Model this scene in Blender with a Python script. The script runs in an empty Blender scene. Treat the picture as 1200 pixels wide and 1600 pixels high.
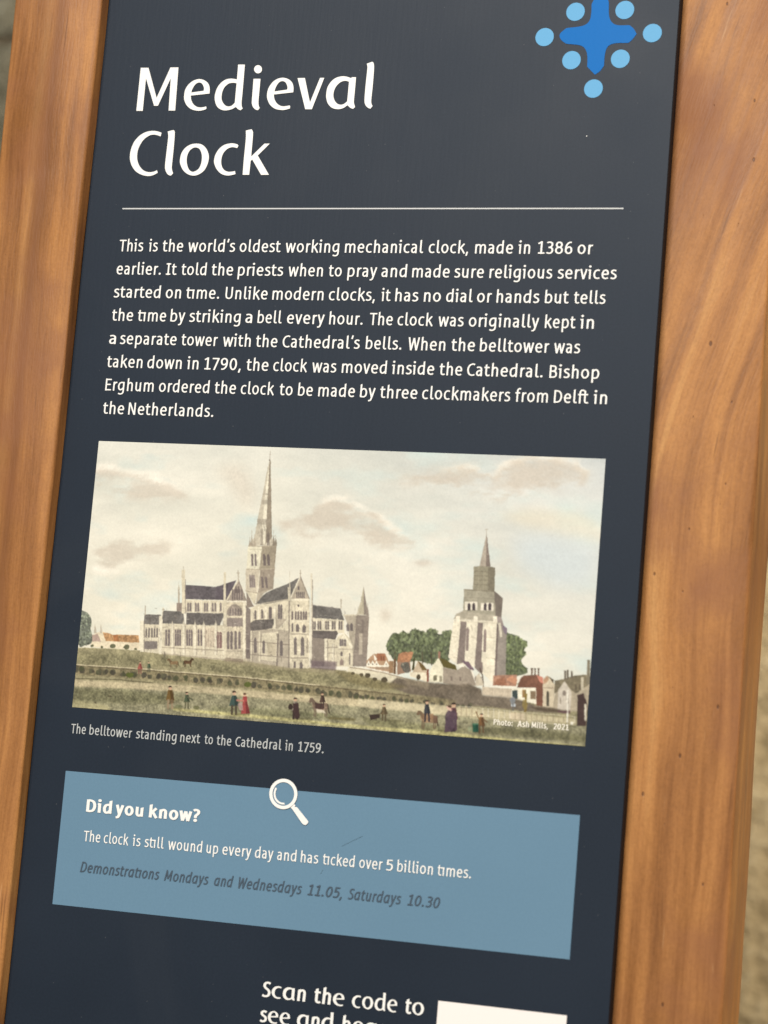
import bpy, math, random
import numpy as np
from mathutils import Matrix, Vector
from mathutils.geometry import delaunay_2d_cdt

random.seed(7)
rng = np.random.default_rng(11)
scene = bpy.context.scene
col = scene.collection

# ------------------------------------------------------------------ camera, light, exposure
S = 0.26            # metres per panel unit (u to the right, v down, w into the panel)
ZT = 1.38           # height of v = 0 above the floor
def W(u, v, w=0.0):
    return Vector((S * (u - 0.5), S * w, ZT - S * v))

cam_d = bpy.data.cameras.new('camera')
cam = bpy.data.objects.new('camera', cam_d); col.objects.link(cam)
R = ((0.95020731, -0.08317223, 0.3003139), (0.04203213, 0.98912443, 0.14094736), (-0.30877072, -0.12130638, 0.94336918))
ax = [Vector((r[0], r[2], -r[1])) for r in R]          # camera right, down, forward in the world
m = Matrix.Identity(4)
for i in range(3):
    m[i][0] = ax[0][i]; m[i][1] = -ax[1][i]; m[i][2] = -ax[2][i]
m.translation = W(1.85020082, 1.07116147, -3.84811832)
cam.matrix_world = m
cam_d.sensor_fit = 'VERTICAL'; cam_d.sensor_height = 24.0; cam_d.lens = 3450 / 1600 * 24.0
cam_d.clip_start = 0.05; cam_d.clip_end = 60
cam_d.dof.use_dof = True; cam_d.dof.focus_distance = 1.10; cam_d.dof.aperture_fstop = 5.0
scene.camera = cam

world = bpy.data.worlds.new('World'); scene.world = world; world.use_nodes = True
bg = world.node_tree.nodes['Background']
bg.inputs['Color'].default_value = (1.0, 0.95, 0.89, 1); bg.inputs['Strength'].default_value = 0.26

def area(name, loc, target, size, power, color):
    d = bpy.data.lights.new(name, 'AREA'); d.shape = 'RECTANGLE'; d.size, d.size_y = size
    d.energy = power; d.color = color
    o = bpy.data.objects.new(name, d); col.objects.link(o); o.location = loc
    o.rotation_euler = (Vector(target) - Vector(loc)).to_track_quat('-Z', 'Y').to_euler()
    return o
area('ceiling_lamp', (-0.35, -2.7, 2.72), (0.0, 0, 1.2), (1.1, 0.9), 100, (1.0, 0.965, 0.915))
area('side_lamp', (1.7, -2.1, 2.9), (0.0, 0, 1.2), (0.5, 0.5), 46, (1.0, 0.93, 0.82))
area('wall_lamp', (1.7, 0.25, 2.2), (.2, 1.1, 1.0), (0.4, 0.4), 17, (1.0, 0.86, 0.62))

scene.view_settings.view_transform = 'Standard'; scene.view_settings.look = 'None'
scene.view_settings.exposure = 0.0; scene.view_settings.gamma = 1.0
scene.view_settings.use_curve_mapping = False

# ------------------------------------------------------------------ helpers
HI = np.array([[1.42221808e-03, 1.42664261e-04, -3.18348786e-01],
               [5.49718403e-07, 1.33614997e-03, -4.35905014e-01],
               [1.01399936e-04, 4.75903812e-05, 1.0]])
def uv(x, y):                                            # measured point of the printed sheet -> panel units
    q = HI @ np.array([x, y, 1.0]); return q[0] / q[2], q[1] / q[2]
def uva(P):
    P = np.asarray(P, float); q = np.c_[P, np.ones(len(P))] @ HI.T
    return q[:, :2] / q[:, 2:]
def lin(c):
    c = np.asarray(c, float) / 255.0
    return np.where(c <= 0.04045, c / 12.92, ((c + 0.055) / 1.055) ** 2.4)

def tag(o, label=None, cat=None, kind=None, group=None):
    if label: o['label'] = label
    if cat: o['category'] = cat
    if kind: o['kind'] = kind
    if group: o['group'] = group
    return o
def empty(name, loc):
    o = bpy.data.objects.new(name, None); o.location = loc; o.empty_display_size = 0.05
    col.objects.link(o); return o
def link(name, me, mat, parent=None):
    o = bpy.data.objects.new(name, me); col.objects.link(o)
    if mat: me.materials.append(mat)
    if parent:
        o.parent = parent
        pw = Vector((0, 0, 0)); p = parent
        while p: pw += p.location; p = p.parent
        o.location = -pw                                  # meshes are written in world coordinates
    return o
def mesh(name, verts, faces):
    me = bpy.data.meshes.new(name)
    me.from_pydata([tuple(v) for v in verts], [], faces); me.update(); return me

def material(name, color, rough=0.5, spec=0.5):
    mt = bpy.data.materials.new(name); mt.use_nodes = True
    b = mt.node_tree.nodes['Principled BSDF']
    b.inputs['Base Color'].default_value = (*color, 1); b.inputs['Roughness'].default_value = rough
    b.inputs['Specular IOR Level'].default_value = spec
    return mt, mt.node_tree, b
def N(nt, t, **kw):
    n = nt.nodes.new(t)
    for k, v in kw.items():
        if k in n.inputs: n.inputs[k].default_value = v
        else: setattr(n, k, v)
    return n
def math_(nt, op, a, b=None, c=None, clamp=False):
    n = nt.nodes.new('ShaderNodeMath'); n.operation = op; n.use_clamp = clamp
    for i, s in enumerate((a, b, c)):
        if s is None: continue
        if isinstance(s, (int, float)): n.inputs[i].default_value = s
        else: nt.links.new(s, n.inputs[i])
    return n.outputs[0]
def ramp(nt, fac, stops):
    n = nt.nodes.new('ShaderNodeValToRGB'); e = n.color_ramp.elements
    while len(e) > 1: e.remove(e[-1])
    for i, (p, c) in enumerate(stops):
        k = e[0] if i == 0 else e.new(p)
        k.position = p; k.color = (*c, 1) if len(c) == 3 else c
    nt.links.new(fac, n.inputs['Fac']); return n.outputs['Color']
def mix(nt, fac, a, b, mode='MIX'):
    n = nt.nodes.new('ShaderNodeMix'); n.data_type = 'RGBA'; n.blend_type = mode
    for i, s in ((0, fac), (6, a), (7, b)):
        if isinstance(s, (int, float)): n.inputs[i].default_value = s
        elif isinstance(s, tuple): n.inputs[i].default_value = (*s, 1)
        else: nt.links.new(s, n.inputs[i])
    return n.outputs[2]

# ------------------------------------------------------------------ materials
BAND = S * (-.167 - .5)
def wood(name, seed, shear):
    mt, nt, b = material(name, (.5, .25, .1), 0.5, 0.22)
    L = nt.links.new
    tc = N(nt, 'ShaderNodeTexCoord'); sp = N(nt, 'ShaderNodeSeparateXYZ'); L(tc.outputs['Object'], sp.inputs[0])
    x, y, z = sp.outputs
    if shear:                                              # the figure leans over in the upper half of this post
        up = math_(nt, 'SUBTRACT', z, ZT - 0.115)
        up = math_(nt, 'SMOOTH_MAX', up, 0.0, 0.10)
        x = math_(nt, 'SUBTRACT', x, math_(nt, 'MULTIPLY', up, 0.30))
    # slow wander of the grain lines
    wv = N(nt, 'ShaderNodeCombineXYZ'); L(math_(nt, 'MULTIPLY', x, 12), wv.inputs[0]); L(math_(nt, 'MULTIPLY', z, 5), wv.inputs[2]); wv.inputs[1].default_value = seed
    wn = N(nt, 'ShaderNodeTexNoise', Scale=1.0, Detail=2.0); L(wv.outputs[0], wn.inputs['Vector'])
    xw = math_(nt, 'ADD', x, math_(nt, 'MULTIPLY', math_(nt, 'SUBTRACT', wn.outputs['Fac'], .5), 0.020))
    def grain(fx, fz, det, off, dist=0.0):
        c = N(nt, 'ShaderNodeCombineXYZ')
        L(math_(nt, 'MULTIPLY', xw, fx), c.inputs[0]); L(math_(nt, 'MULTIPLY', y, fx), c.inputs[1])
        L(math_(nt, 'MULTIPLY_ADD', z, fz, seed + off), c.inputs[2])
        n = N(nt, 'ShaderNodeTexNoise', Scale=1.0, Detail=det, Distortion=dist, Roughness=0.55); L(c.outputs[0], n.inputs['Vector'])
        return n.outputs['Fac']
    g1 = grain(70, 3.6, 2.0, 0, .25); g2 = grain(190, 7, 3.0, 31, .3); g3 = grain(900, 160, 2.0, 57); g4 = grain(30, 11, 3.0, 91, .6)
    f = math_(nt, 'MULTIPLY', g1, .50)
    f = math_(nt, 'MULTIPLY_ADD', g2, .22, f); f = math_(nt, 'MULTIPLY_ADD', g4, .28, f)
    c = ramp(nt, f, [(.36, (.195, .080, .025)), (.44, (.270, .115, .036)), (.51, (.340, .150, .047)), (.58, (.395, .180, .056)), (.68, (.48, .245, .085))])
    # fine fibres
    fib = ramp(nt, g3, [(.30, (.80, .76, .72)), (.5, (1, 1, 1)), (.72, (1.08, 1.07, 1.05))])
    c = mix(nt, 0.45, c, fib, 'MULTIPLY')
    # crisp darker growth lines and a fine speckle in the oil finish
    ln = ramp(nt, g2, [(.34, (.70, .66, .60)), (.44, (.93, .92, .90)), (.47, (1, 1, 1)), (.60, (1, 1, 1)), (.66, (1.10, 1.12, 1.14))])
    c = mix(nt, 0.40, c, ln, 'MULTIPLY')
    g5 = grain(520, 14, 2.0, 211, .2)
    c = mix(nt, 0.40, c, ramp(nt, g5, [(.36, (.80, .77, .72)), (.45, (1, 1, 1)), (.62, (1, 1, 1)), (.70, (1.10, 1.11, 1.12))]), 'MULTIPLY')
    sn = N(nt, 'ShaderNodeTexNoise', Scale=750.0, Detail=2.0); L(tc.outputs['Object'], sn.inputs['Vector'])
    c = mix(nt, 0.5, c, ramp(nt, sn.outputs['Fac'], [(.30, (.84, .83, .82)), (.5, (1, 1, 1)), (.70, (1.12, 1.12, 1.12))]), 'MULTIPLY')
    if not shear:                                          # one dark growth band runs the length of the straight post
        bw = math_(nt, 'ADD', x, math_(nt, 'MULTIPLY', math_(nt, 'SUBTRACT', wn.outputs['Fac'], .5), .010))
        bd = math_(nt, 'DIVIDE', math_(nt, 'SUBTRACT', bw, BAND), .0030)
        bd = math_(nt, 'POWER', 2.718, math_(nt, 'MULTIPLY', math_(nt, 'MULTIPLY', bd, bd), -1.0))
        bd = math_(nt, 'MULTIPLY', bd, math_(nt, 'MULTIPLY_ADD', g4, 1.2, .35))
        c = mix(nt, math_(nt, 'MULTIPLY', bd, .85, clamp=True), c, (.185, .076, .028))
        b2 = math_(nt, 'DIVIDE', math_(nt, 'SUBTRACT', bw, BAND - .0065), .0024)
        b2 = math_(nt, 'POWER', 2.718, math_(nt, 'MULTIPLY', math_(nt, 'MULTIPLY', b2, b2), -1.0))
        c = mix(nt, math_(nt, 'MULTIPLY', b2, .16), c, (.56, .31, .12))
    # rosy-grey blush patches
    pn = N(nt, 'ShaderNodeTexNoise', Scale=15.0, Detail=3.0, Roughness=.6); L(tc.outputs['Object'], pn.inputs['Vector'])
    pm = ramp(nt, pn.outputs['Fac'], [(.50, (0, 0, 0)), (.70, (1, 1, 1))])
    c = mix(nt, math_(nt, 'MULTIPLY', pm, .8), c, (.235, .096, .042))
    # worm holes and pin knots
    c2 = N(nt, 'ShaderNodeCombineXYZ'); L(math_(nt, 'MULTIPLY_ADD', sp.outputs[0], 62, seed), c2.inputs[0]); L(math_(nt, 'MULTIPLY', z, 36), c2.inputs[1])
    vo = N(nt, 'ShaderNodeTexVoronoi', voronoi_dimensions='2D', Scale=1.0); L(c2.outputs[0], vo.inputs['Vector'])
    sx = N(nt, 'ShaderNodeSeparateColor'); L(vo.outputs['Color'], sx.inputs[0])
    size = math_(nt, 'MULTIPLY', math_(nt, 'MAXIMUM', math_(nt, 'SUBTRACT', sx.outputs[0], .36 if shear else .80), 0.0), .085)
    spot = math_(nt, 'MULTIPLY', math_(nt, 'SUBTRACT', size, vo.outputs['Distance']), 60, clamp=True)
    c = mix(nt, math_(nt, 'MULTIPLY', spot, .75), c, (.075, .028, .012))
    # short dark checks along the grain
    k = grain(420, 22, 1.0, 140); km = ramp(nt, k, [(.70, (0, 0, 0)), (.78, (1, 1, 1))])
    c = mix(nt, math_(nt, 'MULTIPLY', km, .45), c, (.07, .026, .009))
    # pale scuffs
    k2 = grain(380, 30, 2.0, 170); km2 = ramp(nt, k2, [(.71, (0, 0, 0)), (.79, (1, 1, 1))])
    c = mix(nt, math_(nt, 'MULTIPLY', km2, .4), c, (.55, .32, .15))
    ge = N(nt, 'ShaderNodeNewGeometry')
    arris_glint = math_(nt, 'MULTIPLY', math_(nt, 'SUBTRACT', ge.outputs['Pointiness'], .54), 6.0, clamp=True)  # bright arris highlight painted into the wood colour along the edges
    c = mix(nt, math_(nt, 'MULTIPLY', arris_glint, math_(nt, 'MULTIPLY', g2, 1.1)), c, (.66, .42, .20))
    L(c, b.inputs['Base Color'])
    L(math_(nt, 'MULTIPLY_ADD', g2, .3, .32), b.inputs['Roughness'])
    bp = N(nt, 'ShaderNodeBump', Strength=0.25, Distance=0.0006)
    L(math_(nt, 'SUBTRACT', math_(nt, 'ADD', g3, g2), spot), bp.inputs['Height']); L(bp.outputs[0], b.inputs['Normal'])
    return mt
M_wl = wood('oiled wood straight grain', 3.7, False)
M_wr = wood('oiled wood leaning figure', 8.2, True)

def print_mat(name, color, rough=0.42, spec=0.5, mottle=0.05, dust=False):
    mt, nt, b = material(name, color, rough, spec); L = nt.links.new
    tc = N(nt, 'ShaderNodeTexCoord')
    n = N(nt, 'ShaderNodeTexNoise', Scale=900.0, Detail=2.0); L(tc.outputs['Object'], n.inputs['Vector'])
    n2 = N(nt, 'ShaderNodeTexNoise', Scale=14.0, Detail=3.0); L(tc.outputs['Object'], n2.inputs['Vector'])
    f = math_(nt, 'ADD', math_(nt, 'MULTIPLY', n.outputs['Fac'], .7), math_(nt, 'MULTIPLY', n2.outputs['Fac'], .6))
    f = math_(nt, 'MULTIPLY_ADD', math_(nt, 'SUBTRACT', f, .65), mottle * 3, 1.0)
    c = N(nt, 'ShaderNodeVectorMath', operation='SCALE'); c.inputs[0].default_value = color; L(f, c.inputs['Scale'])
    cc = c.outputs[0]
    if dust:                                               # lint, thumb smears and hair scratches on the matt laminate
        s3 = N(nt, 'ShaderNodeSeparateXYZ'); L(tc.outputs['Object'], s3.inputs[0])
        c2 = N(nt, 'ShaderNodeCombineXYZ'); L(s3.outputs[0], c2.inputs[0]); L(s3.outputs[2], c2.inputs[1])
        vo = N(nt, 'ShaderNodeTexVoronoi', voronoi_dimensions='2D', Scale=120.0); L(c2.outputs[0], vo.inputs['Vector'])
        sc = N(nt, 'ShaderNodeSeparateColor'); L(vo.outputs['Color'], sc.inputs[0])
        sz = math_(nt, 'MULTIPLY', math_(nt, 'MAXIMUM', math_(nt, 'SUBTRACT', sc.outputs[0], .80), 0.0), .18)
        sp = math_(nt, 'MULTIPLY', math_(nt, 'SUBTRACT', sz, vo.outputs['Distance']), 40, clamp=True)
        cc = mix(nt, math_(nt, 'MULTIPLY', sp, .30), cc, (.30, .29, .27))
        n4 = N(nt, 'ShaderNodeTexNoise', Scale=5.0, Detail=5.0, Distortion=1.2); L(tc.outputs['Object'], n4.inputs['Vector'])
        sm = ramp(nt, n4.outputs['Fac'], [(.52, (0, 0, 0)), (.68, (1, 1, 1))])
        cc = mix(nt, math_(nt, 'MULTIPLY', sm, .10), cc, (.075, .080, .088))
    L(cc, b.inputs['Base Color'])
    L(math_(nt, 'MULTIPLY_ADD', n2.outputs['Fac'], .14, rough - .07), b.inputs['Roughness'])
    # faint vertical brush marks in the matt laminate
    mp = N(nt, 'ShaderNodeMapping'); mp.inputs['Scale'].default_value = (520, 520, 45); L(tc.outputs['Object'], mp.inputs['Vector'])
    n3 = N(nt, 'ShaderNodeTexNoise', Scale=1.0, Detail=2.0); L(mp.outputs[0], n3.inputs['Vector'])
    bp = N(nt, 'ShaderNodeBump', Strength=0.09, Distance=0.0004); L(n3.outputs['Fac'], bp.inputs['Height']); L(bp.outputs[0], b.inputs['Normal'])
    return mt
ROUGH = 0.46
SPEC = 0.14
PRINT_GAIN = np.array((.835, .885, .92))
M_navy = print_mat('navy laminate print', (.0140, .0212, .0335), ROUGH, SPEC, .16, True)
M_edge, _, _ = material('black board core', (.006, .004, .006), .7, .2)
M_white = print_mat('white print', (.775, .77, .74), ROUGH, SPEC, .01)
M_rule = print_mat('pale grey print', (.52, .53, .53), ROUGH, SPEC, .02)
M_cap = print_mat('grey caption print', (.44, .46, .46), ROUGH, SPEC, .02)
M_box = print_mat('slate blue print', (.118, .215, .305), ROUGH, SPEC, .05)
M_dark = print_mat('dark slate print', (.060, .085, .115), ROUGH, SPEC, .02)
M_cross = print_mat('strong blue print', (.004, .125, .41), ROUGH, .06, .03)
M_dot = print_mat('sky blue print', (.115, .335, .56), ROUGH, .08, .03)
M_paper = print_mat('white paper label', (.79, .745, .715), .6, .3, .01)

def stone(name, k):
  global f
  mt, nt, b = material(name, (.5, .4, .26), .55, .4)
  tc = N(nt, 'ShaderNodeTexCoord')
  n1 = N(nt, 'ShaderNodeTexNoise', Scale=9.0, Detail=6.0, Roughness=.6); nt.links.new(tc.outputs['Object'], n1.inputs['Vector'])
  n2 = N(nt, 'ShaderNodeTexNoise', Scale=55.0, Detail=4.0, Roughness=.6); nt.links.new(tc.outputs['Object'], n2.inputs['Vector'])
  f = math_(nt, 'ADD', math_(nt, 'MULTIPLY', n1.outputs['Fac'], .6), math_(nt, 'MULTIPLY', n2.outputs['Fac'], .4))
  nt.links.new(ramp(nt, f, [(p, tuple(q * k_ for q, k_ in zip(c_, k))) for p, c_ in ((.36, (.30, .24, .14)), (.5, (.50, .41, .26)), (.66, (.70, .62, .44)))]), b.inputs['Base Color'])
  bp = N(nt, 'ShaderNodeBump', Strength=.8, Distance=.03); nt.links.new(n2.outputs['Fac'], bp.inputs['Height']); nt.links.new(bp.outputs[0], b.inputs['Normal'])
  return mt
M_stone, M_stone_dim = stone('pale limestone', (1.12, 1.05, .92)), stone('dimmed grey limestone', (.40, .44, .47))  # second copy is darkened to paint the dimmer light on the left
mt, nt, b = material('dark mortar', (.10, .08, .055), .95, .1); M_mortar = mt
tc = N(nt, 'ShaderNodeTexCoord'); n1 = N(nt, 'ShaderNodeTexNoise', Scale=60.0, Detail=4.0); nt.links.new(tc.outputs['Object'], n1.inputs['Vector'])
nt.links.new(ramp(nt, n1.outputs['Fac'], [(.3, (.06, .05, .03)), (.7, (.15, .12, .08))]), b.inputs['Base Color'])
mt, nt, b = material('flagstone', (.3, .26, .2), .8, .3); M_floor = mt
tc = N(nt, 'ShaderNodeTexCoord'); n1 = N(nt, 'ShaderNodeTexNoise', Scale=6.0, Detail=6.0); nt.links.new(tc.outputs['Object'], n1.inputs['Vector'])
nt.links.new(ramp(nt, n1.outputs['Fac'], [(.3, (.20, .17, .13)), (.7, (.36, .31, .24))]), b.inputs['Base Color'])

# ------------------------------------------------------------------ setting: floor and the stone wall behind
o = link('floor', mesh('floor', [(-2.5, -3, 0), (2.5, -3, 0), (2.5, 1.5, 0), (-2.5, 1.5, 0)], [(0, 1, 2, 3)]), M_floor); tag(o, kind='structure')

def rough_block(x0, x1, y, z0, z1, dep):                   # one dressed stone, its face and arrises uneven
    nx, nz = max(3, int((x1 - x0) / .018)), max(3, int((z1 - z0) / .018))
    vs, fs = [], []
    for j in range(nz + 1):
        for i in range(nx + 1):
            fx, fz = i / nx, j / nz
            e = min(fx, 1 - fx) * (x1 - x0); e2 = min(fz, 1 - fz) * (z1 - z0)
            rnd = max(0, .012 - min(e, e2)) / .012
            vs.append((x0 + fx * (x1 - x0) + random.uniform(-.002, .002), y + rnd ** 2 * .012 + random.uniform(-.004, .004), z0 + fz * (z1 - z0) + random.uniform(-.002, .002)))
    for j in range(nz):
        for i in range(nx):
            a = j * (nx + 1) + i; fs.append((a, a + 1, a + nx + 2, a + nx + 1))
    ring = [i for i in range(nx + 1)] + [(j) * (nx + 1) + nx for j in range(1, nz + 1)] + [nz * (nx + 1) + i for i in range(nx - 1, -1, -1)] + [j * (nx + 1) for j in range(nz - 1, 0, -1)]
    base = len(vs)
    for k in ring: vs.append((vs[k][0], y + dep, vs[k][2]))
    n = len(ring)
    for k in range(n): fs.append((ring[(k + 1) % n], ring[k], base + k, base + (k + 1) % n))
    return vs, fs
wall = empty('stone_wall', (0, 1.10, 0))
tag(wall, 'rough cream limestone block wall, out of focus behind the wooden stand', 'wall')
V, F, TONE = [], [], []
y0 = 1.05
ROWS = [0, .42, .84, 1.345, 1.865, 2.30, 2.70]
CUTS = [(-2.4, -1.7, -.9, -.1, .6, 1.3, 2.4), (-2.4, -1.5, -.6, .35, 1.0, 1.7, 2.4), (-2.4, -1.6, -1.1, -.35, .45, 1.2, 2.4), (-2.4, -1.9, -1.15, -.30, .5, 1.4, 2.4), (-2.4, -1.5, -.782, -.1, .7, 1.5, 2.4), (-2.4, -1.3, -.4, .3, 1.2, 2.4)]
for row, xs in enumerate(CUTS):
    for xa, xb in zip(xs, xs[1:]):
        vs, fs = rough_block(xa + .006, xb - .006, y0 + random.uniform(0, .01), ROWS[row] + .006, ROWS[row + 1] - .006, .12)
        k = len(V); V += vs; F += [tuple(i + k for i in f_) for f_ in fs]; TONE += [1 if xb < -.25 else 0] * len(fs)  # left-hand blocks take the copy with the dim light in its colour
me = mesh('masonry', V, F)
for p, t_ in zip(me.polygons, TONE): p.use_smooth = True; p.material_index = t_
link('masonry', me, M_stone, wall); me.materials.append(M_stone_dim)
link('mortar', mesh('mortar', [(-2.6, y0 + .022, 0), (2.9, y0 + .022, 0), (2.9, y0 + .022, 2.7), (-2.6, y0 + .022, 2.7)], [(0, 1, 2, 3)]), M_mortar, wall)

# ------------------------------------------------------------------ wooden stand
def post_mesh(u0, u1, w0, w1, z0, z1, bev):
    x0, x1, ya, yb = S * (u0 - .5), S * (u1 - .5), S * w0, S * w1
    prof = []
    def corner(cx, cy, a0):
        for i in range(5):
            a = a0 + i * math.pi / 8; prof.append((cx + bev * math.cos(a), cy + bev * math.sin(a)))
    corner(x1 - bev, yb - bev, 0); corner(x0 + bev, yb - bev, math.pi / 2); corner(x0 + bev, ya + bev, math.pi); corner(x1 - bev, ya + bev, 1.5 * math.pi)
    n = len(prof); nz = 90; vs, fs = [], []
    for j in range(nz + 1):
        zz = z0 + (z1 - z0) * j / nz
        for i, (px, py) in enumerate(prof):
            d = .00025 * math.sin(zz * 31 + i * .7) + random.uniform(-.00012, .00012)
            vs.append((px + d, py + d * .6, zz))
    for j in range(nz):
        for i in range(n):
            a, c = j * n + i, j * n + (i + 1) % n; fs.append((a, c, c + n, a + n))
    fs.append(tuple(range(n - 1, -1, -1))); fs.append(tuple(nz * n + i for i in range(n)))
    me = mesh('post', vs, fs)
    for p in me.polygons: p.use_smooth = len(p.vertices) == 4
    return me
UL, UR = -0.0757, 1.0772
VT, VB = -0.62, 1.95
stand = empty('wooden_stand', W(.5, 0, .1) * 1); stand.location.z = 0
tag(stand, 'orange brown wooden stand, two square posts holding the dark information panel between them', 'stand')
o = link('post', post_mesh(-.2665, UL - .0004, -.031, .17, 0, ZT + .24, .0016), M_wl, stand); o['label'] = 'straight grained post standing proud of the panel along its left edge'
o = link('post', post_mesh(UR - .035, 1.2665, .029, .232, 0, ZT + .24, .0016), M_wr, stand); o['label'] = 'wide worm speckled post set behind the right edge of the panel'

# ------------------------------------------------------------------ the panel
panel = empty('information_panel', W(.5, VB, .012))
tag(panel, 'tall navy museum information panel headed Medieval Clock, held between two wooden posts', 'sign')
T = .0285
bv = .0016
vs = [W(UL, VT, T), W(UR, VT, T), W(UR, VB, T), W(UL, VB, T), W(UL, VT, bv), W(UR, VT, bv), W(UR, VB, bv), W(UL, VB, bv),
      W(UL + bv, VT + bv, 0), W(UR - bv, VT + bv, 0), W(UR - bv, VB - bv, 0), W(UL + bv, VB - bv, 0)]
fs = [(3, 2, 1, 0)] + [(a, b_, b_ + 4, a + 4) for a, b_ in ((0, 1), (1, 2), (2, 3), (3, 0))] + [(a + 4, b_ + 4, b_ + 8, a + 8) for a, b_ in ((0, 1), (1, 2), (2, 3), (3, 0))] + [(8, 9, 10, 11)]
me = mesh('board', vs, fs); board = link('board', me, M_navy, panel); me.materials.append(M_edge)
for p in me.polygons: p.material_index = 0 if p.index == len(fs) - 1 else 1
import bmesh
bm = bmesh.new(); bm.from_mesh(me); bmesh.ops.recalc_face_normals(bm, faces=bm.faces); bm.to_mesh(me); bm.free()

def flat(name, tris2d, mat, parent, w):
    """flat ink: list of (verts uv, tris) pieces joined in one mesh, facing the viewer"""
    V, F = [], []
    for P, T_ in tris2d:
        k = len(V); V += [W(a, b_, w) for a, b_ in P]
        F += [tuple(i + k for i in t) for t in T_]
    me = mesh(name, V, F)
    for p in me.polygons: pass
    bmm = bmesh.new(); bmm.from_mesh(me)
    for f_ in bmm.faces:
        f_.normal_update()
        if f_.normal.y > 0: f_.normal_flip()
    bmm.to_mesh(me); bmm.free()
    return link(name, me, mat, parent)
INK1, INK2, INK3, INK4 = -.0007, -.0014, -.0021, -.0028

def ccw(P):
    a = sum(P[i - 1][0] * P[i][1] - P[i][0] * P[i - 1][1] for i in range(len(P)))
    return list(P) if a > 0 else list(P)[::-1]
def inside(P, x, y):
    r = False
    for i in range(len(P)):
        (xa, ya), (xb, yb) = P[i - 1], P[i]
        if (ya > y) != (yb > y) and x < xa + (y - ya) / (yb - ya) * (xb - xa): r = not r
    return r
def union(polys, holes=0, eps=1e-4):
    V, Fc = [], []
    for P in polys:
        P = ccw(P); k = len(V); V += [Vector((float(a), float(b_))) for a, b_ in P]; Fc.append(list(range(k, k + len(P))))
    v, e, f_, ov, oe, of = delaunay_2d_cdt(V, [], Fc, 0, eps)
    body, hole = polys[:len(polys) - holes], polys[len(polys) - holes:]
    bx = [(min(p[0] for p in P), max(p[0] for p in P), min(p[1] for p in P), max(p[1] for p in P)) for P in body]
    keep = []
    for t in f_:
        x, y = sum(v[i].x for i in t) / 3, sum(v[i].y for i in t) / 3
        if any(b_[0] <= x <= b_[1] and b_[2] <= y <= b_[3] and inside(P, x, y) for P, b_ in zip(body, bx)) and not any(inside(P, x, y) for P in hole): keep.append(tuple(t))
    return [(p.x, p.y) for p in v], keep

def catmull(P, n=6):
    P = [np.array(p, float) for p in P]
    if len(P) == 2: return [tuple(P[0]), tuple(P[1])]
    Q = [2 * P[0] - P[1]] + P + [2 * P[-1] - P[-2]]; out = []
    for i in range(1, len(Q) - 2):
        p0, p1, p2, p3 = Q[i - 1:i + 3]
        for k in range(n):
            t = k / n
            out.append(tuple(.5 * (2 * p1 + (p2 - p0) * t + (2 * p0 - 5 * p1 + 4 * p2 - p3) * t * t + (3 * p1 - p0 - 3 * p2 + p3) * t ** 3)))
    out.append(tuple(P[-1])); return out
def contour(P, n=5):
    """closed outline; a third value marks a corner, the rest run smooth"""
    idx = [i for i, p in enumerate(P) if len(p) > 2]
    if not idx:
        Q = [p[:2] for p in P]; m_ = len(Q); Q3 = Q[-3:] + Q + Q[:3]; full = catmull(Q3, n)
        return full[3 * n:(3 + m_) * n]
    out = []
    for a, i in enumerate(idx):
        j = idx[(a + 1) % len(idx)]; seg = [P[i][:2]]; k = i
        while True:
            k = (k + 1) % len(P); seg.append(P[k][:2])
            if k == j: break
        out += catmull(seg, n)[:-1]
    return out

# ---- the stroke alphabet of the body text: centre lines, x-height 100
R8 = [(math.cos(a), math.sin(a)) for a in [math.pi / 2 + i * math.pi / 8 for i in range(17)]]
def ring(cx, cy, rx, ry): return ('c', [(cx + rx * c_, cy + ry * s_) for c_, s_ in R8])
def l(*P): return ('l', list(P))
def c(*P): return ('c', list(P))
ST = lambda x, a, b_: ('f', [(x, b_), (x, a)])              # stem with a slanted top
bowl_r = c((12, 70), (22, 86), (37, 92), (53, 85), (62, 64), (63, 48), (59, 25), (46, 10), (31, 8), (20, 9), (11, 13))
bowl_l = c((63, 86), (52, 91), (40, 92), (22, 84), (12, 62), (11, 44), (16, 19), (30, 8), (44, 12), (56, 24), (63, 36))
arch = lambda x: c((x, 70), (x + 10, 85), (x + 23, 92), (x + 36, 88), (x + 43, 74), (x + 44, 55), (x + 44, 0))
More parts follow.
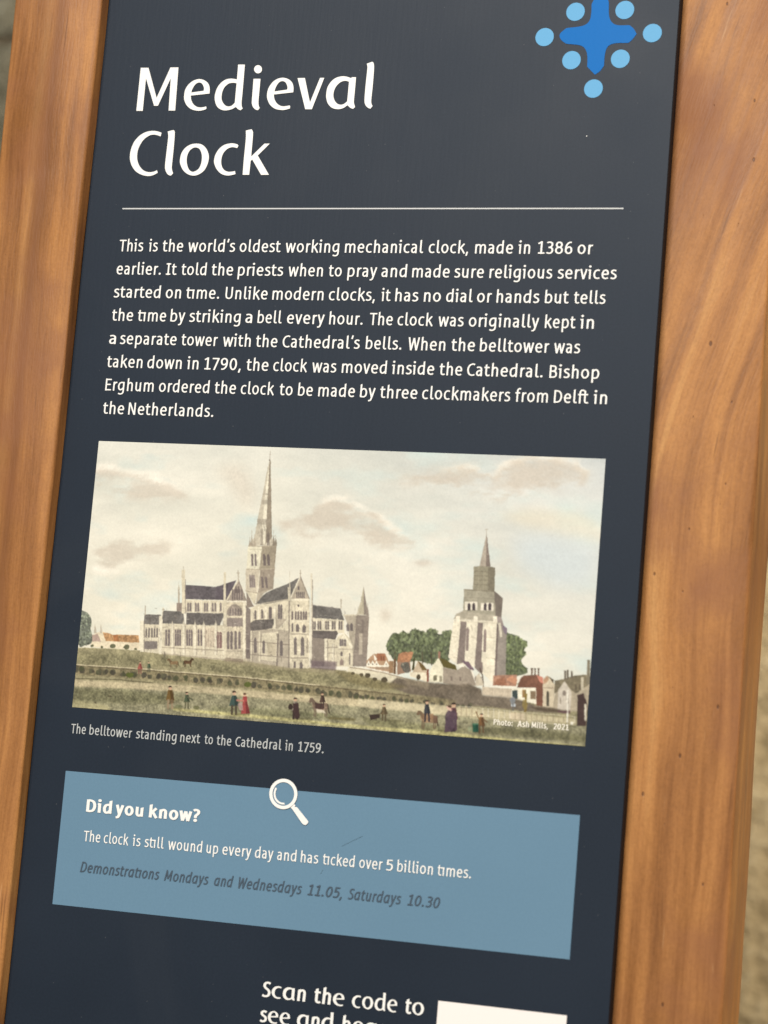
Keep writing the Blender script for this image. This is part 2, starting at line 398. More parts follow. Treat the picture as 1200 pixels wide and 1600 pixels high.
G = {
 'a': (62, 6, 12, [c((8, 87), (22, 92), (36, 91), (47, 83), (51, 66), (51, 0)), c((51, 57), (34, 56), (18, 49), (11, 34), (14, 16), (24, 8), (37, 11), (51, 25))]),
 'b': (74, 12, 6, [ST(11, 4, 142), bowl_r]),
 'c': (64, 6, 5, [c((59, 87), (48, 92), (38, 92), (21, 83), (12, 60), (12, 38), (20, 16), (38, 8), (49, 9), (60, 14))]),
 'd': (74, 6, 12, [ST(63, 0, 142), bowl_l]),
 'e': (72, 6, 6, [l((14, 51), (64, 51)), c((62, 51), (61, 68), (53, 86), (38, 92), (22, 84), (12, 60), (12, 42), (19, 18), (36, 8), (50, 9), (63, 15))]),
 'f': (52, 3, 0, [c((22, 0), (22, 60), (22, 105), (26, 124), (36, 134), (45, 134), (54, 131)), l((2, 91), (47, 91))]),
 'g': (74, 6, 12, [c((63, 98), (63, 40), (63, 0), (59, -20), (46, -31), (30, -33), (11, -27)), c((63, 86), (52, 91), (40, 92), (22, 84), (12, 62), (11, 46), (16, 24), (30, 13), (44, 17), (56, 28), (63, 40))]),
 'h': (66, 12, 11, [ST(11, 0, 142), arch(11)]),
 'i': (29, 3, 12, [l((18, 0), (18, 99)), l((1, 91), (18, 91)), ('d', (17, 129, 14))]),
 'k': (70, 12, 2, [ST(11, 0, 142), l((15, 47), (60, 102)), l((28, 62), (66, -2))]),
 'l': (36, 12, 3, [('f', [(11, 142), (11, 30), (11, 28)]), c((11, 34), (11, 24), (15, 12), (24, 8), (36, 10))]),
 'm': (110, 12, 11, [ST(11, 0, 100), arch(11), arch(55)]),
 'n': (66, 12, 11, [ST(11, 0, 100), arch(11)]),
 'o': (78, 6, 6, [ring(39, 50, 28, 42)]),
 'p': (74, 12, 6, [ST(11, -40, 100), bowl_r]),
 'r': (45, 12, 1, [ST(11, 0, 100), c((11, 62), (18, 80), (30, 90), (44, 90))]),
 's': (58, 5, 5, [c((52, 86), (40, 92), (27, 92), (15, 84), (13, 70), (22, 60), (36, 52), (48, 42), (51, 26), (42, 12), (28, 8), (17, 9), (5, 15))]),
 't': (52, 3, 3, [('f', [(19, 124), (19, 34)]), c((19, 40), (20, 26), (25, 12), (35, 8), (44, 9), (53, 13)), l((1, 91), (49, 91))]),
 'u': (66, 11, 12, [c((11, 100), (11, 60), (11, 40), (14, 20), (25, 9), (36, 9), (47, 17), (55, 31)), ST(55, 0, 100)]),
 'v': (70, 2, 2, [l((9, 102), (35, -2)), l((61, 102), (35, -2))]),
 'w': (106, 2, 2, [l((9, 102), (30, -2)), l((30, -2), (53, 98)), l((53, 98), (76, -2)), l((76, -2), (97, 102))]),
 'x': (70, 2, 2, [l((9, 102), (62, -2)), l((60, 102), (8, -2))]),
 'y': (70, 2, 2, [l((9, 102), (36, 2)), c((61, 102), (38, 12), (31, -12), (22, -28), (4, -31))]),
 ',': (26, 6, 6, [l((17, 18), (7, -24))]), '.': (28, 7, 7, [('d', (14, 13, 14))]), "'": (24, 4, 3, [l((19, 142), (10, 104))]),
 ':': (28, 7, 7, [('d', (14, 13, 14)), ('d', (14, 80, 14))]),
 'T': (74, 3, 3, [l((0, 121), (76, 121)), l((38, 121), (38, 0))]),
 'U': (80, 11, 11, [c((11, 132), (11, 80), (11, 46), (18, 18), (40, 8), (62, 18), (69, 46), (69, 80), (69, 132))]),
 'C': (74, 7, 4, [c((73, 117), (58, 123), (48, 122), (26, 110), (12, 80), (12, 50), (24, 19), (46, 8), (60, 9), (73, 15))]),
 'W': (114, 2, 2, [l((9, 134), (31, -2)), l((31, -2), (57, 126)), l((57, 126), (83, -2)), l((83, -2), (105, 134))]),
 'B': (74, 12, 6, [l((11, 130), (11, 0)), c((11, 121), (36, 121), (52, 115), (58, 98), (53, 79), (38, 70), (11, 69)), c((36, 69), (54, 63), (63, 45), (61, 22), (48, 10), (30, 8), (11, 9))]),
 'E': (66, 12, 5, [l((11, 130), (11, 0)), l((11, 121), (64, 121)), l((11, 67), (58, 67)), l((11, 9), (66, 9))]),
 'D': (82, 12, 7, [l((11, 130), (11, 0)), c((11, 121), (36, 121), (58, 110), (70, 82), (70, 48), (58, 20), (36, 9), (11, 9))]),
 'N': (80, 12, 12, [l((11, 130), (11, 0)), l((69, 130), (69, 0)), l((13, 130), (67, 0))]),
 'I': (52, 6, 6, [l((26, 130), (26, 0)), l((2, 121), (50, 121)), l((2, 9), (50, 9))]),
 'M': (100, 11, 11, [l((11, 0), (16, 130)), l((84, 130), (89, 0)), l((16, 126), (50, 24)), l((84, 126), (50, 24))]),
 'S': (66, 5, 5, [c((60, 115), (46, 122), (32, 122), (17, 112), (14, 92), (26, 76), (44, 64), (56, 48), (56, 24), (42, 10), (26, 8), (14, 10), (4, 16))]),
 'P': (70, 12, 4, [l((11, 130), (11, 0)), c((11, 121), (34, 121), (52, 114), (59, 94), (53, 72), (38, 61), (11, 60))]),
 'A': (86, 2, 2, [l((8, -2), (43, 132)), l((78, -2), (43, 132)), l((20, 42), (66, 42))]),
 '0': (72, 6, 6, [ring(36, 65, 26, 57)]),
 '1': (66, 8, 5, [l((36, 131), (36, 0)), l((37, 126), (7, 106)), l((8, 9), (66, 9))]),
 '2': (64, 6, 6, [c((6, 110), (18, 121), (34, 122), (50, 114), (54, 96), (46, 70), (28, 40), (8, 8)), l((4, 9), (62, 9))]),
 '3': (66, 6, 7, [c((8, 117), (24, 122), (40, 121), (53, 110), (53, 90), (43, 74), (22, 68)), c((22, 68), (46, 64), (57, 46), (55, 24), (42, 10), (26, 8), (6, 14))]),
 '5': (64, 7, 6, [l((14, 121), (58, 121)), l((15, 126), (13, 66)), c((13, 72), (30, 78), (45, 74), (55, 58), (55, 36), (46, 16), (32, 8), (18, 9), (4, 14))]),
 '6': (72, 6, 6, [c((60, 120), (46, 121), (30, 112), (16, 88), (11, 52), (14, 24), (28, 9), (44, 9), (58, 22), (61, 42), (55, 64), (43, 73), (28, 70), (13, 54))]),
 '7': (66, 5, 5, [l((2, 121), (66, 121)), l((58, 118), (22, -2))]),
 '8': (74, 6, 6, [ring(37, 96, 23, 26), ring(37, 39, 27, 31)]),
 '9': (72, 6, 6, [c((12, 10), (26, 9), (42, 18), (56, 42), (61, 78), (58, 106), (44, 121), (28, 121), (14, 108), (11, 88), (17, 66), (29, 57), (44, 60), (59, 76))]),
 '?': (58, 5, 5, [c((4, 112), (16, 121), (32, 121), (45, 112), (47, 95), (39, 78), (27, 66), (23, 52), (23, 38)), ('d', (23, 13, 15))]),
 '~': (85, 3, 12, [('f', [(19, 124), (19, 34)]), c((19, 40), (20, 26), (25, 12), (35, 8), (44, 9), (50, 12)), l((1, 91), (85, 91)), l((74, 99), (74, 0))]),      # t joined to i
 '^': (102, 3, 3, [c((22, 0), (22, 60), (22, 105), (26, 124), (36, 134), (48, 134), (66, 128)), l((2, 91), (98, 91)), ('f', [(69, 132), (69, 34)]), c((69, 40), (70, 26), (75, 12), (85, 8), (94, 9), (102, 13))]),  # f joined to t
 'ɑ': (74, 6, 12, [c((63, 99), (63, 50), (63, 0)), bowl_l]),
}
def stroke_polys(kind, P, a, b_):
    if kind == 'd':
        x, y, r = P; k = r * (a / 11) ** .6
        return [[(x + k * math.cos(t * math.pi / 8), y + k * math.sin(t * math.pi / 8)) for t in range(16)]]
    Q = catmull(P, 5) if kind == 'c' else [tuple(p) for p in P]
    n = len(Q); Lp, Rp = [], []
    closed = kind == 'c' and math.dist(Q[0], Q[-1]) < 1e-6
    for i in range(n):
        if closed: p, q = Q[(i - 1) % (n - 1)], Q[(i + 1) % (n - 1)] if i < n - 1 else Q[1]
        else: p, q = Q[max(i - 1, 0)], Q[min(i + 1, n - 1)]
        dx, dy = q[0] - p[0], q[1] - p[1]; d = math.hypot(dx, dy) or 1; nx, ny = -dy / d, dx / d
        h = math.hypot(a * nx, b_ * ny)
        Lp.append((Q[i][0] + nx * h, Q[i][1] + ny * h)); Rp.append((Q[i][0] - nx * h, Q[i][1] - ny * h))
    if kind == 'f':                                        # flag: the top is cut rising to the right
        tl = Lp if Lp[0][0] < Rp[0][0] else Rp
        tl[0] = (tl[0][0], tl[0][1] - a * .75)
    return [T_ for i in range(n - 1) for T_ in ([Lp[i], Lp[i + 1], Rp[i + 1]], [Lp[i], Rp[i + 1], Rp[i]])]
CACHE = {}
def glyph(ch, style):
    if (ch, style) in CACHE: return CACHE[ch, style]
    a, b_, slant = {'regular': (7.7, 6.9, 0), 'light': (7.8, 7.0, 0), 'bold': (13.4, 11.2, 0), 'italic': (8.2, 7.4, .17), 'display': (10.6, 8.0, .03), 'tiny': (10, 9, 0)}[style]
    src = ch
    if style == 'italic' and ch == 'a': src = 'ɑ'
    wd, lb, rb, st = G[src]
    polys = []
    for s_ in st: polys += stroke_polys(s_[0], s_[1], a, b_)
    V, F = union(polys, 0, 1e-3)
    V = [(x + slant * y, y) for x, y in V]
    CACHE[ch, style] = (V, F, wd, lb, rb); return CACHE[ch, style]

def word_mesh(text, style, u0, u1, vb, xh, glyphs=None):
    x = 0; pieces = []; ink = []
    for ch in text:
        V, F, wd, lb, rb = (glyphs or {}).get(ch) or glyph(ch, style)
        x += lb; pieces.append((V, F, x)); xs = [p[0] for p in V]; ink += [min(xs) + x, max(xs) + x]; x += wd + rb
        if style == 'bold': x += 5
    a, b_ = min(ink), max(ink); sx = (u1 - u0) / (b_ - a); sy = xh / 100
    return [([(u0 + (px + dx - a) * sx, vb - py * sy) for px, py in V], F) for V, F, dx in pieces], sx / sy

def line(words, style, ybase, xh, vb=None, glyphs=None):
    """words: (text, left, right) measured along the line; ybase: (x, y, x, y) of the base line"""
    out = []; xa, ya, xb, yb = ybase
    va, vb2 = uv(xa, ya)[1], uv(xb, yb)[1]; v0 = vb if vb is not None else (va + vb2) / 2
    for t, x0, x1 in words:
        y = lambda x: ya + (yb - ya) * (x - xa) / (xb - xa)
        p, q = uv(x0 + .4, y(x0) - 8), uv(x1 - .4, y(x1) - 8)
        pc, asp = word_mesh(t, style, p[0], q[0], v0, xh, glyphs); out += pc
    return out

# ---- heading, traced letter by letter (outlines measured on 12x enlargements)
TITLE = [
 ((200, 90), [[(155,1008,1),(240,190,1),(394,190,1),(542,752,1),(798,184,1),(957,182,1),(895,1003,1),(760,1003,1),(806,395,1),(570,913,1),(490,913,1),(343,395,1),(287,1008,1)]], 'M'),
 ((280, 90), [[(578,683,1),(228,721,1),(238,800),(278,876),(340,922),(400,933),(460,927),(505,915,1),(522,930,1),(518,972,1),(440,998),(350,1006),(230,976),(140,900),(96,800),(92,715),(115,600),(180,500),(270,432),(370,402),(455,415),(525,455),(568,515),(584,595)],
              [(238,652,1),(262,585),(305,518),(350,484),(392,478),(432,500),(458,550),(464,590),(458,622,1)]], 'e'),
 ((340, 90), [[(385,130,1),(522,130,1),(497,440),(472,720),(460,840),(464,915),(482,960,1),(435,999,1),(385,975),(345,936,1),(270,977),(160,1000),(70,985),(-5,930),(-45,840),(-55,740),(-35,640),(10,540),(80,460),(160,410),(240,393),(310,397),(363,406,1)],
              [(355,489,1),(290,482),(220,495),(150,550),(105,630),(85,730),(90,800),(118,858),(162,902),(215,914),(270,898),(322,848,1),(336,690)]], 'd'),
 ((340, 90), [[(673,396,1),(815,396,1),(797,600),(779,790),(777,860),(785,915),(802,948,1),(762,998,1),(710,980),(665,935),(642,870),(642,800),(656,620)],
              [(763+79*math.cos(t*math.pi/10), 223+82*math.sin(t*math.pi/10)) for t in range(20)]], 'i'),
 ((410, 90), [[(588,660,1),(225,701,1),(236,780),(278,855),(340,900),(400,912),(460,905),(515,895,1),(532,910,1),(526,962,1),(445,985),(370,993),(245,970),(150,900),(98,800),(85,710),(108,590),(175,480),(260,410),(365,377),(455,388),(530,428),(577,490),(594,575)],
              [(238,632,1),(262,560),(305,490),(350,456),(395,452),(436,475),(462,525),(470,570),(462,600,1)]], 'e'),
 ((410, 90), [[(657,383,1),(806,380,1),(897,838,1),(1082,378,1),(1173,378,1),(935,978,1),(803,978,1)]], 'v'),
 ((500, 85), [[(602,426,1),(686,426,1),(668,640),(648,850),(648,920),(670,992,1),(625,1032,1),(570,1010),(520,964,1),(440,1016),(340,1037),(230,1012),(150,932),(118,832),(115,750),(140,620),(210,510),(300,440),(410,410),(500,415),(585,442,1)],
              [(542,520,1),(500,508),(450,508),(380,538),(310,610),(270,700),(262,790),(285,868),(330,922),(390,942),(450,928),(508,882,1),(522,740)]], 'a'),
 ((500, 85), [[(875,175,1),(930,155),(980,137,1),(1006,150),(1022,200),(1022,300),(1000,580),(972,850),(976,930),(997,972,1),(950,1030,1),(890,1002),(847,945),(833,860),(852,600),(886,280),(886,225)]], 'l'),
 ((190, 190), [[(762,210,1),(742,288,1),(665,262),(600,254),(530,270),(440,330),(370,420),(320,530),(302,640),(310,740),(350,840),(420,915),(510,946),(600,938),(672,908,1),(690,965,1),(600,1012),(500,1030),(380,1005),(270,942),(195,840),(158,720),(160,600),(190,480),(250,360),(350,255),(460,195),(570,173),(670,180)]], 'C'),
 ((190, 190), [[(863,186,1),(920,170),(975,157,1),(1000,175),(1008,240),(986,520),(957,800),(953,890),(977,975,1),(930,1024,1),(870,1000),(825,925),(814,830),(836,620),(871,320),(872,240)]], 'l'),
 ((270, 190), [[(450,411),(550,428),(630,498),(675,590),(687,690),(655,820),(590,930),(490,1000),(390,1022),(280,992),(190,912),(140,802),(133,720),(165,590),(240,488),(340,428)],
               [(440,494),(500,520),(535,590),(545,680),(530,790),(480,890),(390,939),(330,917),(290,850),(272,750),(280,650),(320,560),(380,507)]], 'o'),
 ((330, 190), [[(500,425,1),(522,455,1),(495,507,1),(440,493),(390,490),(320,515),(255,575),(215,650),(198,750),(210,840),(250,905),(320,938),(400,935),(455,923,1),(468,990,1),(400,1010),(300,1020),(190,987),(105,902),(60,802),(53,730),(80,620),(150,510),(250,435),(370,406),(440,410)]], 'c'),
 ((330, 190), [[(648,168,1),(700,155),(765,141,1),(788,180),(795,240),(780,430),(760,650,1),(1000,412,1),(1112,412,1),(885,640,1),(1097,1007,1),(937,1009,1),(773,722,1),(750,745,1),(722,1007,1),(588,1007,1),(612,700),(648,330)]], 'k'),
]
def inset(P, d):
    P = ccw(P); n_ = len(P); out = []
    for i in range(n_):
        (xa, ya), (x0, y0_), (xb, yb) = P[i - 1], P[i], P[(i + 1) % n_]
        e1 = math.hypot(x0 - xa, y0_ - ya) or 1; e2 = math.hypot(xb - x0, yb - y0_) or 1
        n1 = (-(y0_ - ya) / e1, (x0 - xa) / e1); n2 = (-(yb - y0_) / e2, (xb - x0) / e2)
        k = max(1 + n1[0] * n2[0] + n1[1] * n2[1], .5)
        out.append((x0 + d * (n1[0] + n2[0]) / k, y0_ + d * (n1[1] + n2[1]) / k))
    return out
pieces = []; DISPLAY = {}
for (ox, oy), cs, ch in TITLE:
    C = [uva([(ox + x / 12, oy + y / 12) for x, y in inset(contour(c_), 5.5 * (-1 if i and ch != 'i' else 1))]) for i, c_ in enumerate(cs)]
    nh = 0 if ch in 'Mvlck C' or len(cs) == 1 or ch == 'i' else len(cs) - 1
    V_, F_ = union([list(map(tuple, q)) for q in C], nh, 1e-6)
    pieces.append((V_, F_))
    vb = -.0667 if oy == 190 else -.1965
    if ch in 'edaocv':                                     # the same letters set the smaller display text
        us = [p[0] for p in V_]; s_ = 100 / .0612
        DISPLAY[ch] = ([((p[0] - min(us)) * s_, (vb - p[1]) * s_) for p in V_], F_, (max(us) - min(us)) * s_, 7, 7)
flat('title_lettering', pieces, M_white, panel, INK2)
flat('rule_line', [([(.0005, -.0012), (.9995, -.0012), (.9995, .0012), (.0005, .0012)], [(0, 1, 2, 3)])], M_rule, panel, INK1)

# ---- body text
BODY = [
 ([("This",186.7,224.8),("is",233,247.5),("the",254.2,287),("world's",294.2,368.3),("oldest",374.7,439.7),("working",446.3,530.8),("mechanical",539.2,662.3),("clock,",670,732.5),("made",742.5,802.2),("in",810,829),("1386",840,895),("or",902.5,927)], .0860),
 ([("earlier.",182.5,252.5),("It",259.7,277.2),("told",283.7,323.3),("the",330.8,365),("priests",372,443.3),("when",450.8,505.3),("to",513.7,534.7),("pray",543.3,589.7),("and",596.3,636.3),("made",644.2,703.3),("sure",710,756.7),("religious",765,863.7),("services",871.3,964.3)], .1324),
 ([("started",178,251.5),("on",259.2,283.7),("~me.",291,343.6),("Unlike",352.3,418.8),("modern",425.8,506.3),("clocks,",514,586.8),("it",596,611.4),("has",617.8,654.5),("no",662.6,689.5),("dial",697.2,739.6),("or",745.5,769),("hands",776,843.5),("but",851.6,889.7),("tells",896.7,946.8)], .1786),
 ([("the",175.2,208.8),("~me",215.5,260.3),("by",266.6,290),("striking",296,376.8),("a",383.8,395),("bell",402.7,441.2),("every",448.6,507.7),("hour.",514.7,567.7),("The",577.5,614.3),("clock",621.3,677.3),("was",685,725.2),("originally",732.6,842.8),("kept",851.6,900.2),("in",906.5,928.6)], .2247),
 ([("a",171,182.2),("separate",187.8,276.7),("tower",283.7,340.8),("with",348.5,392.6),("the",400,434.2),("Cathedral's",441.6,563),("bells.",571.6,628.3),("When",637.7,696.5),("the",705.3,742.7),("belltower",750,858.6),("was",865.6,907.2)], .2709),
 ([("taken",167.5,223.5),("down",230.5,284.8),("in",292.5,311),("1790,",319,377.5),("the",385.2,420.2),("clock",427.2,480.8),("was",487.8,526.3),("moved",534.3,604.8),("inside",612.5,679),("the",686.7,722.8),("Cathedral.",729.8,848.8),("Bishop",858.6,937)], .3171),
 ([("Erghum",165,241),("ordered",248.7,327.8),("the",335.5,369.5),("clock",376.5,429.3),("to",437,458),("be",466,489.5),("made",497.6,555.3),("by",562.8,587.3),("three",594,652.8),("clockmakers",659.8,798),("from",805,856.8),("Del^",865.6,920.5),("in",927.5,949.2)], .3630),
 ([("the",161.2,194.8),("Netherlands.",200.8,334.5)], .4090)]
YB = [(186.7,393,927,397.5),(182.5,429.5,940,436.3),(178,466.2,946,475),(175,501.6,928,513.8),(171,538,905,552.3),(167,574,930,592.6),(165,610,945,631),(161,646.5,330,651.7)]
pieces = []
for (ws, vb), yb in zip(BODY, YB): pieces += line(ws, 'regular', yb, .0181, vb)
flat('paragraph_lettering', pieces, M_white, panel, INK2)

# ---- caption under the picture
pieces = line([("The",111.2,135),("belltower",140,207),("standing",212.8,276.8),("next",282,314),("to",320,333.6),("the",339,362.4),("Cathedral",368,440.8),("in",446,458.4),("1759.",466,507)], 'light', (111,1147,505,1176), .0139, 1.0272)
flat('caption_lettering', pieces, M_cap, panel, INK2)

# ---- blue note box
bt, bb = 1.0988643, 1.34959823
box = flat('note_box', [([(0, bt), (1, bt), (1, bb), (0, bb)], [(0, 1, 2, 3)])], M_box, panel, INK1)
box['label'] = 'slate blue box headed Did you know'
pieces = line([("Did",135.3,175.8),("you",180.8,225),("know?",233.3,313.3)], 'bold', (135,1268.7,313,1284), .0176, 1.1717)
pieces += line([("The",131.2,158),("clock",162.8,202),("is",208,220.8),("s~ll",226.4,257.2),("wound",263.2,316.8),("up",323.2,342),("every",348,393.6),("day",398.8,428),("and",433.6,464),("has",470.4,498.4),("~cked",504.8,554.8),("over",561.6,598.5),("5",603.7,615),("billion",621,677.3),("~mes.",683.8,737)], 'regular', (131,1314,737,1373.3), .0154, 1.2272)
o = flat('note_lettering', pieces, M_white, box, INK3); o['label'] = 'white lettering'
pieces = line([("Demonstra~ons",126,250),("Mondays",257.2,326.8),("and",335.2,365.2),("Wednesdays",373.2,472.4),("11.05,",481,535.6),("Saturdays",543.9,627.5),("10.30",637,688.2)], 'italic', (126,1362,688,1419.7), .0150, 1.2846)
o = flat('note_lettering', pieces, M_dark, box, INK3); o['label'] = 'dark slate italic lettering with the demonstration times'
def mg(P): return [tuple(q) for q in uva([(410 + x / 13.333, 1205 + y / 13.333) for x, y in P])]
def mgc(rx, ry, n=48, cx=447, cy=475, a0=0, a1=2 * math.pi, end=False):
    return [(cx + rx * math.cos(a0 + (a1 - a0) * i / (n - (1 if end else 0))), cy + ry * math.sin(a0 + (a1 - a0) * i / (n - (1 if end else 0)))) for i in range(n)]
o = flat('lens_disc', [union([mg(mgc(262, 280))], 0, 1e-7)], M_box, box, INK2)
pc = [union([mg(mgc(293, 317)), mg(mgc(226, 246))], 1, 1e-7)]
arc = mgc(203, 222, 22, a0=math.radians(82), a1=math.radians(219), end=True) + mgc(164, 182, 22, a0=math.radians(216), a1=math.radians(84), end=True)
pc.append(union([mg(arc)], 0, 1e-7))
neck = [(598,757,1),(628,735,1),(660,700,1),(684,690,1),(700,722,1),(672,752,1),(690,745),(730,748,1),(955,1030,1),(965,1060),(945,1095),(910,1120),(870,1112),(835,1085,1),(640,800,1),(632,790,1)]
pc.append(union([mg(contour(neck))], 0, 1e-7))
flat('magnifier_icon', pc, M_white, box, INK4)

# ---- emblem at the top right: a cross inside a ring of dots
emb = empty('emblem', W(.93, -.36, 0)); emb.parent = panel; emb.location = W(.93, -.36, 0) - panel.location
def ez(P): return [tuple(q) for q in uva([(780 + x / 2.857, y / 2.857) for x, y in P])]
cross = [(413,18,1),(411,60),(402,95),(372,116),(300,126,1),(275,147),(270,162),(278,180),(300,196,1),(362,203),(386,222),(394,255),(393,298,1),(412,318),(428,334,1),(450,318),(468,294,1),(472,245),(484,210),(515,194),(577,192,1),(596,175),(614,152,1),(600,128),(582,113,1),(525,112),(499,94),(490,62),(490,10,1),(480,-10),(458,-30,1),(430,-10)]
flat('cross', [union([ez(contour(cross))], 0, 1e-7)], M_cross, emb, INK1)
for (x, y) in [(341,53),(561,45),(203,166),(684,148),(323,269),(541,263),(421,396),(464,-92)]:
    cu, cv = ez([(x, y)])[0]; r = .0176
    flat('dot', [([(cu + r * math.cos(t * math.pi / 16), cv + r * math.sin(t * math.pi / 16)) for t in range(32)], [tuple(range(32))])], M_dot, emb, INK1)

# ---- code label (its code is left out) and the prompt beside it
flat('code_label', [([(.7687, 1.4455), (1.0024, 1.4455), (1.0024, 1.68), (.7687, 1.68)], [(0, 1, 2, 3)])], M_paper, panel, INK2)
DG = {k: DISPLAY[k] for k in 'edaoc'}
pieces = line([("Scan",409.3,478.2),("the",491,538.3),("code",549.8,621),("to",633.3,663)], 'display', (409,1558.7,663,1586.5), .0213, 1.4745, DG)
pieces += line([("see",406.4,453.7),("and",464.2,522),("hear",534.7,603)], 'display', (407,1594.7,603,1616), .0213, 1.5195, DG)
flat('prompt_lettering', pieces, M_white, panel, INK2)

# ------------------------------------------------------------------ the printed picture: a hand-tinted view, drawn shape by shape
PT, PB = .46253366, .97781523
PW, PH = 1000, 515                                          # colour samples across and down the print
img = np.zeros((PH, PW, 3))
def vnoise(h, w, sy, sx, seed):
    r = np.random.default_rng(seed); gy, gx = int(h / sy) + 3, int(w / sx) + 3; g = r.random((gy, gx))
    y = np.arange(h) / sy; x = np.arange(w) / sx; iy, ix = y.astype(int), x.astype(int)
    fy = (y - iy)[:, None]; fx = (x - ix)[None]; fy = fy * fy * (3 - 2 * fy); fx = fx * fx * (3 - 2 * fx)
    a = g[np.ix_(iy, ix)]; b_ = g[np.ix_(iy, ix + 1)]; c_ = g[np.ix_(iy + 1, ix)]; d = g[np.ix_(iy + 1, ix + 1)]
    return (a * (1 - fx) + b_ * fx) * (1 - fy) + (c_ * (1 - fx) + d * fx) * fy
def fbm(sy, sx, seed, o=4):
    t = 0; amp = 1; tot = 0
    for i in range(o):
        t = t + amp * vnoise(PH, PW, max(sy, 1.2), max(sx, 1.2), seed + i); tot += amp; amp *= .55; sy /= 2; sx /= 2
    return t / tot
def blur(mk, r):
    for _ in range(2):
        for ax_ in (0, 1):
            k = int(r)
            if k < 1: continue
            p = np.pad(mk, [(k + 1, k) if i == ax_ else (0, 0) for i in (0, 1)], mode='edge'); cs = np.cumsum(p, axis=ax_); n_ = 2 * k + 1
            mk = (np.take(cs, range(n_, cs.shape[ax_]), axis=ax_) - np.take(cs, range(0, cs.shape[ax_] - n_), axis=ax_)) / n_
    return mk
def rast(P):
    q = uva(P); return np.c_[q[:, 0] * PW, (q[:, 1] - PT) / (PB - PT) * PH]
SSN = 3
def mask(P):
    """coverage of a polygon given in raster units, with its box"""
    x0, y0 = np.floor(P.min(0)).astype(int) - 1; x1, y1 = np.ceil(P.max(0)).astype(int) + 2
    x0, y0, x1, y1 = max(x0, 0), max(y0, 0), min(x1, PW), min(y1, PH)
    if x1 <= x0 or y1 <= y0: return None
    X = (np.arange((x1 - x0) * SSN) + .5) / SSN + x0; Y = (np.arange((y1 - y0) * SSN) + .5) / SSN + y0
    ins = np.zeros((len(Y), len(X)), bool)
    for i in range(len(P)):
        (xa, ya), (xb, yb) = P[i - 1], P[i]
        if ya == yb: continue
        rows = (Y > min(ya, yb)) & (Y <= max(ya, yb))
        xi = xa + (Y[rows] - ya) / (yb - ya) * (xb - xa)
        ins[rows] ^= X[None] > xi[:, None]
    return ins.reshape(y1 - y0, SSN, x1 - x0, SSN).mean((1, 3)), (x0, y0, x1, y1)
WISP = fbm(26, 60, 970, 4) - .5; WISP2 = fbm(12, 26, 980, 4) - .5
GR = fbm(3, 3, 900, 3) - .5; GR2 = fbm(14, 14, 950, 3) - .5
CROP = {'A': (100, 680, 2.7273), 'B': (520, 680, 2.7273), 'C': (100, 900, 4.2857), 'D': (360, 880, 4.2857), 'E': (560, 930, 5.4545),
        'F': (700, 930, 5.0), 'G': (340, 690, 5.925), 'H': (680, 810, 5.927), 'I': (0, 0, 1.0)}
def pts(k, P): ox, oy, s_ = CROP[k]; return rast([(ox + x / s_, oy + y / s_) for x, y in P])
def put(mk, box, colr, a=1.0, var=.16):
    x0, y0, x1, y1 = box; al = (mk * a)[..., None]
    shade = 1 + var * (GR[y0:y1, x0:x1, None] * 1.2 + GR2[y0:y1, x0:x1, None])
    img[y0:y1, x0:x1] = img[y0:y1, x0:x1] * (1 - al) + np.asarray(colr, float) * shade * al
def fill(k, P, colr, a=1.0, soft=0, var=.16, smooth=False, frag=0):
    P = pts(k, P)
    if smooth: P = np.array(contour([tuple(p) for p in P], 4))
    if soft:
        pad = np.array([[P[:, 0].min() - 3 * soft, P[:, 1].min() - 3 * soft], [P[:, 0].max() + 3 * soft, P[:, 1].max() + 3 * soft]])
        x0, y0 = np.maximum(np.floor(pad[0]).astype(int), 0); x1, y1 = np.minimum(np.ceil(pad[1]).astype(int), (PW, PH))
        full = np.zeros((PH, PW)); r = mask(P)
        if r is None: return
        full[r[1][1]:r[1][3], r[1][0]:r[1][2]] = r[0]
        mk = blur(full[y0:y1, x0:x1], soft)
        if frag: mk = np.clip(mk * (1 + frag * 2.2 * WISP[y0:y1, x0:x1]) + np.sin(mk * math.pi) * frag * 1.6 * WISP2[y0:y1, x0:x1], 0, 1)
        put(mk, (x0, y0, x1, y1), colr, a, var)
    else:
        r = mask(P)
        if r: put(r[0], r[1], colr, a, var)
def rect(k, x0, y0, x1, y1, colr, a=1.0, lean=0.0): fill(k, [(x0 + lean * (y1 - y0), y0), (x1 + lean * (y1 - y0), y0), (x1, y1), (x0, y1)], colr, a)
def dab(k, x, y, rx, ry, colr, a=1.0, n=9):
    ph = random.random() * 6
    fill(k, [(x + rx * random.uniform(.8, 1.15) * math.cos(ph + i * 2 * math.pi / n), y + ry * random.uniform(.8, 1.15) * math.sin(ph + i * 2 * math.pi / n)) for i in range(n)], colr, a)
def stroke(k, P, w, colr, a=1.0):
    for (xa, ya), (xb, yb) in zip(P, P[1:]):
        d = math.hypot(xb - xa, yb - ya) or 1; nx, ny = -(yb - ya) / d * w / 2, (xb - xa) / d * w / 2
        fill(k, [(xa + nx, ya + ny), (xb + nx, yb + ny), (xb - nx, yb - ny), (xa - nx, ya - ny)], colr, a)
